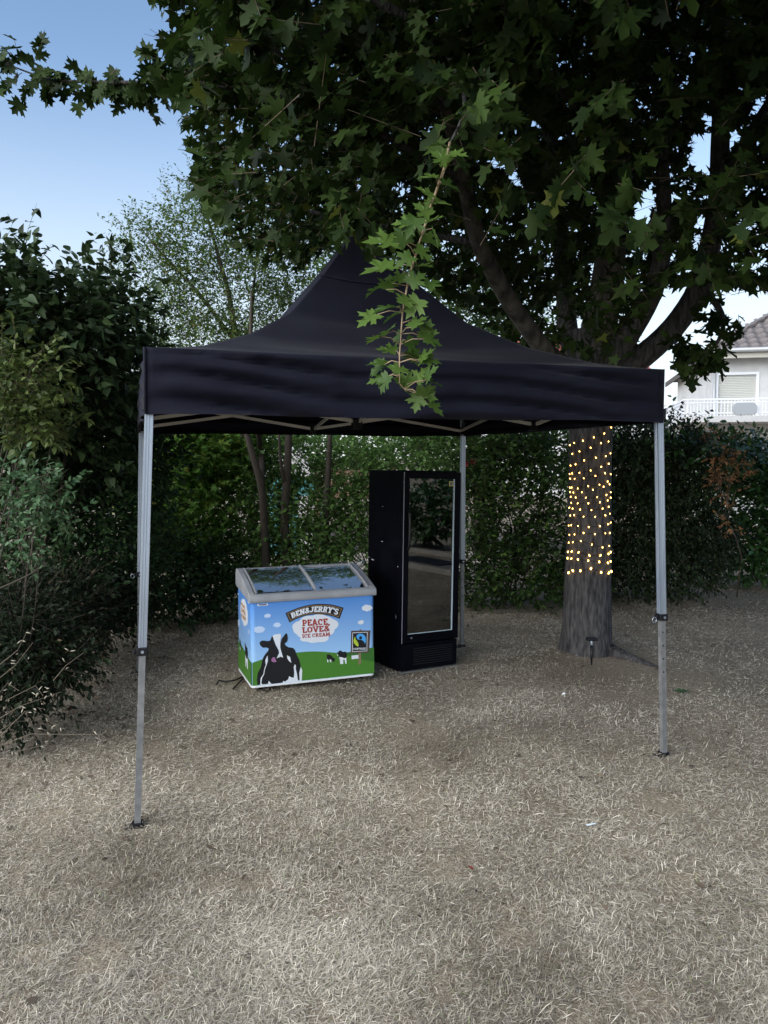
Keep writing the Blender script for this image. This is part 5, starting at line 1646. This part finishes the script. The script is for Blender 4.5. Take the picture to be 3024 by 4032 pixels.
# ------------------------------------------------------------------ chain-link fence behind the thicket
fx0, fx1, fy = -6.5, 4.6, 11.35
fence = thing("chain_link_fence", (fx0, fy, 0), 0, "dark chain-link fence with posts running behind the thicket", "fence")
M['post'] = mat('dark_green_post', (.012, .022, .02), .5)
fpx = (1040 - 1512) / F * fy
k = 0
xx = fpx - 4.6
while xx < fx1:
    s = MB()
    s.tube([(xx - fx0, 0, -.05), (xx - fx0, 0, 1.42)], .034, 10)
    s.tube([(xx - fx0, 0, 1.42), (xx - fx0, 0, 1.44)], [.038, .02], 10)
    s.build("post", M['post'], fence, True)
    xx += 2.3
wires = MB()
for z in (.06, .72, 1.38):
    wires.tube([(0, .03, z), (fx1 - fx0, .03, z)], .002, 3, cap=False)
wo = wires.build("tension_wires", M['post'], fence)
wo["kind"] = "stuff"
A, B = [], []
n_ = int((fx1 - fx0) / .06)
for i in range(-22, n_):
    for sg_ in (1, -1):
        xa = i * .06 if sg_ > 0 else i * .06 + 1.32
        A.append((fx0 + xa, fy + .035, .06)); B.append((fx0 + xa + sg_ * 1.32, fy + .035, 1.38))
A, B = np.array(A), np.array(B)
ok = (np.minimum(A[:, 0], B[:, 0]) > fx0) & (np.maximum(A[:, 0], B[:, 0]) < fx1)
stick_part("wire_mesh", A[ok], B[ok], .0014, .0014, M['post'], fence, (fx0, fy, 0))

# things beyond the fence, glimpsed through the leaves
q = at(1180, 1830, 15.0)
play = thing("play_house", (q.x, 15.0, .03), .2, "turquoise and white play house glimpsed through leaves beyond the fence", "play house")
M['turq'] = noisy(mat('turquoise_paint', (.06, .40, .40), .5), (.08, .28, .29), (.11, .37, .37), 3)
M['wpaint'] = noisy(mat('white_paint', (.70, .70, .68), .6), (.62, .62, .60), (.74, .74, .72), 4)
s = MB(); s.box((-.55, 0, 0), (.42, 1.2, 1.5)); s.build("wall", M['turq'], play)
s = MB(); s.prism([(-.7, 1.5), (.57, 1.5), (-.06, 2.1)], lambda p: (p[0], -.12, p[1]), lambda p: (p[0], 1.32, p[1])); s.build("roof", M['wpaint'], play)
s = MB(); s.box((-.45, -.012, .75), (-.15, -.002, 1.15)); s.build("window", mat('dark_opening', (.03, .04, .05), .3), play)
s = MB(); s.box((-.05, -.012, 0), (.4, -.002, 1.15)); s.build("door", M['wpaint'], play)
q = at(1400, 1890, 14.2)
bench = thing("wooden_slide_frame", (q.x, 14.2, .03), 0, "brown timber frame with a pale plank beyond the fence", "timber frame")
M['timber'] = noisy(mat('brown_timber', (.20, .12, .07), .8), (.14, .085, .05), (.25, .16, .10), 5, stretch=(.4, 3, 3))
for xx in (-.7, .7):
    s = MB(); s.box((xx - .05, -.05, -.05), (xx + .05, .05, 1.75)); s.build("post", M['timber'], bench)
for z in (1.15, 1.35, 1.55):
    s = MB(); s.box((-.75, -.075, z), (.75, -.052, z + .11)); s.build("plank", M['timber'], bench)

# ------------------------------------------------------------------ white house with balcony
HY = 22.0
M['render'] = noisy(mat('white_render', (.62, .62, .60), .9), (.48, .48, .475), (.56, .555, .545), 2.5, 8, bump=.15, bscale=60)
M['tile'] = noisy(mat('grey_roof_tile', (.16, .14, .135), .85), (.10, .088, .085), (.21, .185, .175), 3, 6)
M['gutter'] = mat('grey_gutter', (.36, .37, .38), .4, .3)
M['fascia'] = mat('cream_fascia', (.46, .44, .38), .7)
M['white_metal'] = mat('white_railing_paint', (.70, .72, .75), .45)
q = at(2830, 1700, HY)
house = thing("white_house", (q.x, HY, 0), -R(13), "white rendered house with grey tiled roof behind the laurel hedge", "house")
hx = q.x
def hl(px, py, dy=0):
    o_, e_ = Vector((0, 0, CAMH)), at(px, py, 1.0) - Vector((0, 0, CAMH))
    iv = house.matrix_basis.inverted()
    a_, b_ = iv @ o_, iv @ (o_ + e_)
    t = (dy - a_.y) / (b_.y - a_.y)
    return tuple(a_ + (b_ - a_) * t)
ze = hl(2835, 1385)[2]      # eave height
W0, W1 = -.05, 9.0
s = MB()
wx0, wx1 = hl(2818, 1500)[0], hl(2988, 1500)[0]      # shutter window opening
wz0, wz1 = hl(2818, 1640)[2], hl(2818, 1468)[2]
s.box((W0, 0, -.2), (wx0, .3, ze)); s.box((wx1, 0, -.2), (W1, .3, ze)); s.box((wx0, 0, wz1), (wx1, .3, ze)); s.box((wx0, 0, -.2), (wx1, .3, wz0))
s.box((W0, .3, -.2), (W0 + .3, 8, ze)); s.box((W1 - .3, .3, -.2), (W1, 8, ze)); s.box((W0 + .3, 7.7, -.2), (W1 - .3, 8, ze))
s.build("wall", M['render'], house)
# main roof: slope with courses of tiles
pitch = R(31)
rw0, rw1 = W0 - .35, W1 + .3
rise = 4.6 * math.tan(pitch)
s = MB()
s.add([(rw0, -.45, ze - .02), (rw1, -.45, ze - .02), (rw1 - 4.6, 4.15, ze + rise), (rw0 + 4.6, 4.15, ze + rise), (rw0, 8.75, ze - .02), (rw1, 8.75, ze - .02)], [(0, 1, 2, 3), (3, 2, 5, 4), (0, 3, 4), (1, 5, 2)])
roof = s.build("roof", M['tile'], house)
tm = bpy.data.meshes.new("roof_tile")
vv, ff = [], []
for i in range(7):
    a = i / 6
    x = a * .30
    z = .030 * math.sin(a * math.pi * 2) + .012
    vv += [(x, 0, z), (x, .40, z), (x, 0, z - .022)]
for i in range(6):
    b0 = i * 3
    ff += [(b0, b0 + 3, b0 + 4, b0 + 1), (b0 + 2, b0 + 5, b0 + 3, b0)]
tm.from_pydata(vv, [], ff); tm.update(); tm.materials.append(M['tile'])
nt_ = 0
for r in range(15):
    for c in range(20):
        yy = -.49 + r * .34 * math.cos(pitch)
        if c * .30 < yy + .40: continue
        o = bpy.data.objects.new("roof_tile", tm)
        col.objects.link(o)
        o.parent = roof
        o.location = (rw0 + c * .30, yy, ze + (yy + .45) * math.tan(pitch) + .03)
        o.rotation_euler = (pitch - .04, random.gauss(0, .01), random.gauss(0, .008))
s = MB(); s.tube([(rw0, -.52, ze - .03), (rw1, -.52, ze - .03)], .065, 8); s.build("gutter", M['gutter'], house, True)
s = MB(); s.box((rw0 + .02, -.44, ze - .24), (rw1, -.40, ze - .06)); s.build("fascia", M['fascia'], house)
s = MB(); s.box((rw0 + .02, -.40, ze - .12), (rw1, 0, ze - .09)); s.build("soffit", M['fascia'], house)
s = MB(); s.box((rw0 - .02, -.44, ze - .20), (rw0 + .016, 8.7, ze - .03)); s.build("side_eave", mat('dark_eave', (.07, .06, .055), .8), house)
s = MB()
for k in range(16):
    t0, t1 = k / 16, (k + 1) / 16 + .012
    s.bar((rw0 + 4.6 * t0, -.45 + 4.6 * t0, ze + rise * t0 + .05), (rw0 + 4.6 * t1, -.45 + 4.6 * t1, ze + rise * t1 + .03), .20, .07)
ho_ = s.build("hip_tiles", M['tile'], roof); ho_["kind"] = "stuff"
dp = hl(2812, 1500)[0]
s = MB(); s.tube([(dp, -.06, ze - .35), (dp, -.06, .1)], .045, 8); s.build("downpipe", M['gutter'], house, True)
s = MB()
for (lo, hi) in (((wx0 - .0, -.03, wz0), (wx0 + .07, .08, wz1)), ((wx1 - .07, -.03, wz0), (wx1, .08, wz1)), ((wx0 + .07, -.03, wz1 - .07), (wx1 - .07, .08, wz1))):
    s.box(lo, hi)
win = s.build("window", M['white_metal'], house)
nsl = 24
M['slat'] = mat('ivory_shutter_slat', (.50, .50, .46), .5)
for i in range(nsl):
    s = MB()
    h_ = (wz1 - .07 - wz0) / nsl
    z = wz0 + i * h_
    s.prism([(.035, z + .004), (.060, z + .004), (.060, z + h_), (.045, z + h_), (.030, z + h_ * .5)], lambda p: (wx0 + .072, p[0], p[1]), lambda p: (wx1 - .072, p[0], p[1]))
    s.build("slat", M['slat'], win)
# balcony
bz0, bz1 = hl(2720, 1700, -1.3)[2], hl(2720, 1640, -1.3)[2]
bx0, bx1 = -1.15, W1
s = MB(); s.box((bx0, -1.35, bz1 - .16), (bx1, -.002, bz1)).box((bx0, 0, bz1 - .16), (W0 - .002, 5, bz1)); bal = s.build("balcony", M['render'], house)
rt = hl(2860, 1568, -1.3)[2]
for z, h_ in ((rt, .045), (rt - .10, .028), (bz1 + .10, .03)):
    s = MB(); s.box((bx0, -1.32, z - h_), (bx1, -1.28, z)); s.build("rail", M['white_metal'], bal)
    s = MB(); s.box((bx0, -1.276, z - h_), (bx0 + .04, 5, z)); s.build("rail", M['white_metal'], bal)
x = bx0 + .10
i = 0
while x < bx0 + 4.0:
    s = MB()
    w_ = .022 if i % 8 else .05
    s.box((x - w_ / 2, -1.31, bz1), (x + w_ / 2, -1.29, rt - .046)); s.build("baluster", M['white_metal'], bal)
    x += .085; i += 1
for i in range(60):
    y = -1.22 + i * .10
    s = MB(); s.box((bx0 + .012, y - .011, bz1), (bx0 + .03, y + .011, rt - .046)); s.build("baluster", M['white_metal'], bal)
pan = MB()
ox0, ox1 = hl(2884, 1600, -1.36)[0], hl(2984, 1600, -1.36)[0]
oz0, oz1 = hl(2884, 1634, -1.36)[2], hl(2884, 1585, -1.36)[2]
c_ = .10
oct_ = [(ox0 + c_, oz0), (ox1 - c_, oz0), (ox1, oz0 + c_), (ox1, oz1 - c_), (ox1 - c_, oz1), (ox0 + c_, oz1), (ox0, oz1 - c_), (ox0, oz0 + c_)]
pan.prism(oct_, lambda p: house.matrix_basis @ Vector((p[0], -1.36, p[1])), lambda p: house.matrix_basis @ Vector((p[0], -1.325, p[1])))
po = pan.build("balcony_panel", mat('grey_panel', (.32, .34, .36), .6), None, bevel=.008)
tag(po, "grey eight-sided panel hung on the white balcony railing", "panel")

# red-roofed house far behind the maple trunk
q = at(2250, 1340, 38)
rh = thing("red_roof_house", (q.x, 38, 0), 0, "distant house with red tiled roof glimpsed between the maple limbs", "house")
zr_ = at(2250, 1308, 38).z
s = MB(); s.box((-3.5, 0, 0), (3.5, 7, zr_ - 1.75)); s.build("wall", M['render'], rh)
M['redtile'] = noisy(mat('red_tile', (.26, .06, .055), .85), (.20, .045, .045), (.32, .085, .075), 8, 4)
for i in range(9):
    s = MB()
    y0, y1 = -.4 + i * .32, -.4 + (i + 1) * .32 + .06
    z0, z1 = zr_ - 1.85 + i * .205, zr_ - 1.85 + (i + 1) * .205
    s.add([(-3.8, y0, z0), (3.8, y0, z0), (3.8, y1, z1), (-3.8, y1, z1), (-3.8, y0, z0 - .05), (3.8, y0, z0 - .05)], [(0, 1, 2, 3), (4, 5, 1, 0)])
    s.build("tile_course", M['redtile'], rh)
s = MB(); s.add([(-3.8, 2.55, zr_ - .02), (3.8, 2.55, zr_ - .02), (3.8, 5.6, zr_ - 1.9), (-3.8, 5.6, zr_ - 1.9)], [(0, 1, 2, 3)]); s.build("roof", M['redtile'], rh)

# ------------------------------------------------------------------ dry stalks at the left edge and small things on the lawn
dg = thing("wild_oat_clump", ground_at(90, 2960), 0, "clump of dry grass stalks with pale seed heads at left edge", "dry grass")
dloc = dg.location.copy()
st_ = MB(); heads = []
STK = [((-60, 2960), (120, 2890), (400, 2893)), ((-40, 2900), (60, 2840), (190, 2838), (230, 2870)), ((-80, 3180), (20, 3130), (130, 3030)), ((-30, 2760), (30, 2690), (75, 2720)), ((-20, 2840), (80, 2780), (240, 2725)), ((-40, 2700), (60, 2620), (130, 2530)),
       ((20, 2760), (140, 2700), (170, 2740)), ((0, 2900), (100, 2800), (130, 2795)), ((-30, 2640), (70, 2560), (110, 2480)), ((210, 2680), (260, 2620), (330, 2570)), ((-60, 3060), (60, 2960), (190, 2930))]
for i, p_ in enumerate(STK):
    yy = 4.2 + random.uniform(-.25, .35)
    P3 = [at(a, b_, yy + j * random.uniform(-.1, .1)) for j, (a, b_) in enumerate(p_)]
    P3 = [Vector((v.x, v.y, max(.03, v.z))) for v in P3]
    st_.tube(P3, [.0024, .0018, .0013, .001][:len(P3)], 5)
    for k in range(4):
        t = random.random()
        v = P3[-2].lerp(P3[-1], t) + Vector((random.gauss(0, .035), random.gauss(0, .03), random.gauss(.0, .025)))
        heads.append(v)
so = st_.build("stalks", M['straw'], dg, off=dloc); so["kind"] = "stuff"
sh_ = MB(); sh_.lathe([(.001, -.014), (.0030, -.006), (.0034, .002), (.001, .014)], 5)
h0 = sh_.build("seed_head", mat('pale_seed', (.36, .32, .25), .8), dg, True)
for i, v in enumerate(heads):
    o = h0 if i == 0 else h0.copy()
    if i: col.objects.link(o); o.parent = dg
    o.location = v - dloc
    o.rotation_euler = (random.uniform(0, 3), random.uniform(0, 3), random.uniform(0, 3))

def lone_leaf(px, py, size, shape, c, name, label, cat, el=.3):
    q = ground_at(px, py)
    P, T = SH[shape]
    Q = P * size
    me = np_mesh(name, Q, T, np.full(len(P), .5))
    o = link(name, me, mat(name, c, .7))
    o.location = (q.x, q.y, gz(q.x, q.y) + .018)
    o.rotation_euler = (el, random.uniform(-.3, .3), random.uniform(0, 6))
    return tag(o, label, cat)
lone_leaf(1862, 3442, .035, 'ovate', (.20, .03, .02), "fallen_leaf", "tiny reddish brown fallen leaf on the open foreground grass", "leaf")
lone_leaf(425, 2815, .07, 'ovate', (.13, .02, .02), "fallen_leaf", "dark red fallen leaf on grass near the left tent leg", "leaf", .9)
lone_leaf(270, 2810, .10, 'ovate', (.07, .025, .02), "fallen_leaf", "dull brown curled leaf below the left bushes", "leaf", .8)
lone_leaf(1975, 2625, .045, 'ovate', (.02, .017, .012), "fallen_leaf", "blackish dry leaf on the lawn near the tree roots", "leaf")
q = ground_at(2213, 2744)
s = MB(); s.add([(0, 0, 0), (.028, .004, .006), (.03, .022, .012), (.004, .02, .004), (.015, .012, .014)], [(0, 1, 4), (1, 2, 4), (2, 3, 4), (3, 0, 4)])
o = s.build("paper_scrap", mat('white_paper', (.75, .76, .78), .7)); o.location = (q.x, q.y, gz(q.x, q.y) + .02)
tag(o, "small white crumpled paper scrap on grass before the tree", "litter")
q = ground_at(2310, 3272)
s = MB(); s.add([(0, 0, 0), (.05, .012, .004), (.048, .02, .006), (-.002, .009, .003)], [(0, 1, 2, 3)])
o = s.build("plastic_strip", mat('pale_blue_plastic', (.55, .66, .72), .5)); o.location = (q.x, q.y, gz(q.x, q.y) + .022)
tag(o, "pale blue plastic strip on the open foreground grass", "litter")
q = ground_at(2685, 2738)
wd_ = thing("green_weed", (q.x, q.y, gz(q.x, q.y)), 0, "small green weed growing in dry grass by the right leg", "weed")
n_ = 14
th = rng.uniform(0, 6.28, n_)
leaf_parts("leaf", np.stack([q.x + rng.normal(0, .02, n_), q.y + rng.normal(0, .02, n_), np.full(n_, gz(q.x, q.y) + .02)], 1), unit(np.stack([np.cos(th), np.sin(th), np.full(n_, .5)], 1)),
           np.tile(np.array([[0, 0, 1.]]), (n_, 1)) + rng.normal(0, .2, (n_, 3)), rng.uniform(.035, .06, n_), 'ovate', M['rose_leaf'], wd_, (q.x, q.y, gz(q.x, q.y)), rng.uniform(.2, .9, n_))

# low pale stone slabs on the lawn to the right (mirrored in the fridge door)
M['stone'] = noisy(mat('pale_stone', (.50, .47, .42), .85), (.15, .14, .12), (.22, .205, .18), 5, 8, bump=.2)
for i, (x, y, rz, w_, l_) in enumerate(((7.2, 3.5, .55, .8, 3.2), (9.6, 2.5, .5, .8, 3.2))):
    t = thing("stone_bench", (x, y, 0), rz, ("low pale stone bench nearer the tent at right of the lawn", "low pale stone bench farther out on the lawn at right")[i], "bench", "low stone benches")
    s = MB(); s.box((-w_ / 2, -l_ / 2, -.03), (w_ / 2, l_ / 2, .10)); s.build("slab", M['stone'], t, bevel=.01)
    s = MB(); s.box((-w_ / 2 + .12, -.8, .101), (w_ / 2 - .12, .7, .12)); s.build("dark_mat", M['black_plastic'], t)
# fallen dry leaves under the hedges and a few on the lawn
nl = 1500
lx = np.concatenate([rng.uniform(-3.2, 4.4, 700), rng.normal(-2.35, .35, 450), rng.uniform(-2.2, 3.4, 350)])
ly = np.concatenate([rng.normal(9.35, .35, 700), rng.uniform(4.2, 8.6, 450), rng.uniform(2.4, 8.8, 350)])
lz = np.array([gz(a, b_) for a, b_ in zip(lx, ly)]) + rng.uniform(.008, .025, nl)
la_ = rng.uniform(0, 6.28, nl)
lit = leaf_cloud("leaf_litter", np.stack([lx, ly, lz], 1), np.stack([np.cos(la_), np.sin(la_), rng.normal(0, .2, nl)], 1), np.array([0, 0, 1.]) + rng.normal(0, .35, (nl, 3)), rng.uniform(.02, .055, nl), 'ov4', M['dry_leaf'], None, (0, 0, 0), rng.uniform(.05, .95, nl))
tag(lit, "scattered brown fallen leaves along the hedge foot and lawn", "leaf litter", kind="stuff")
print("TRIS", sum(len(o.data.polygons) for o in scene.objects if o.type == 'MESH'), "objects", len(scene.objects))
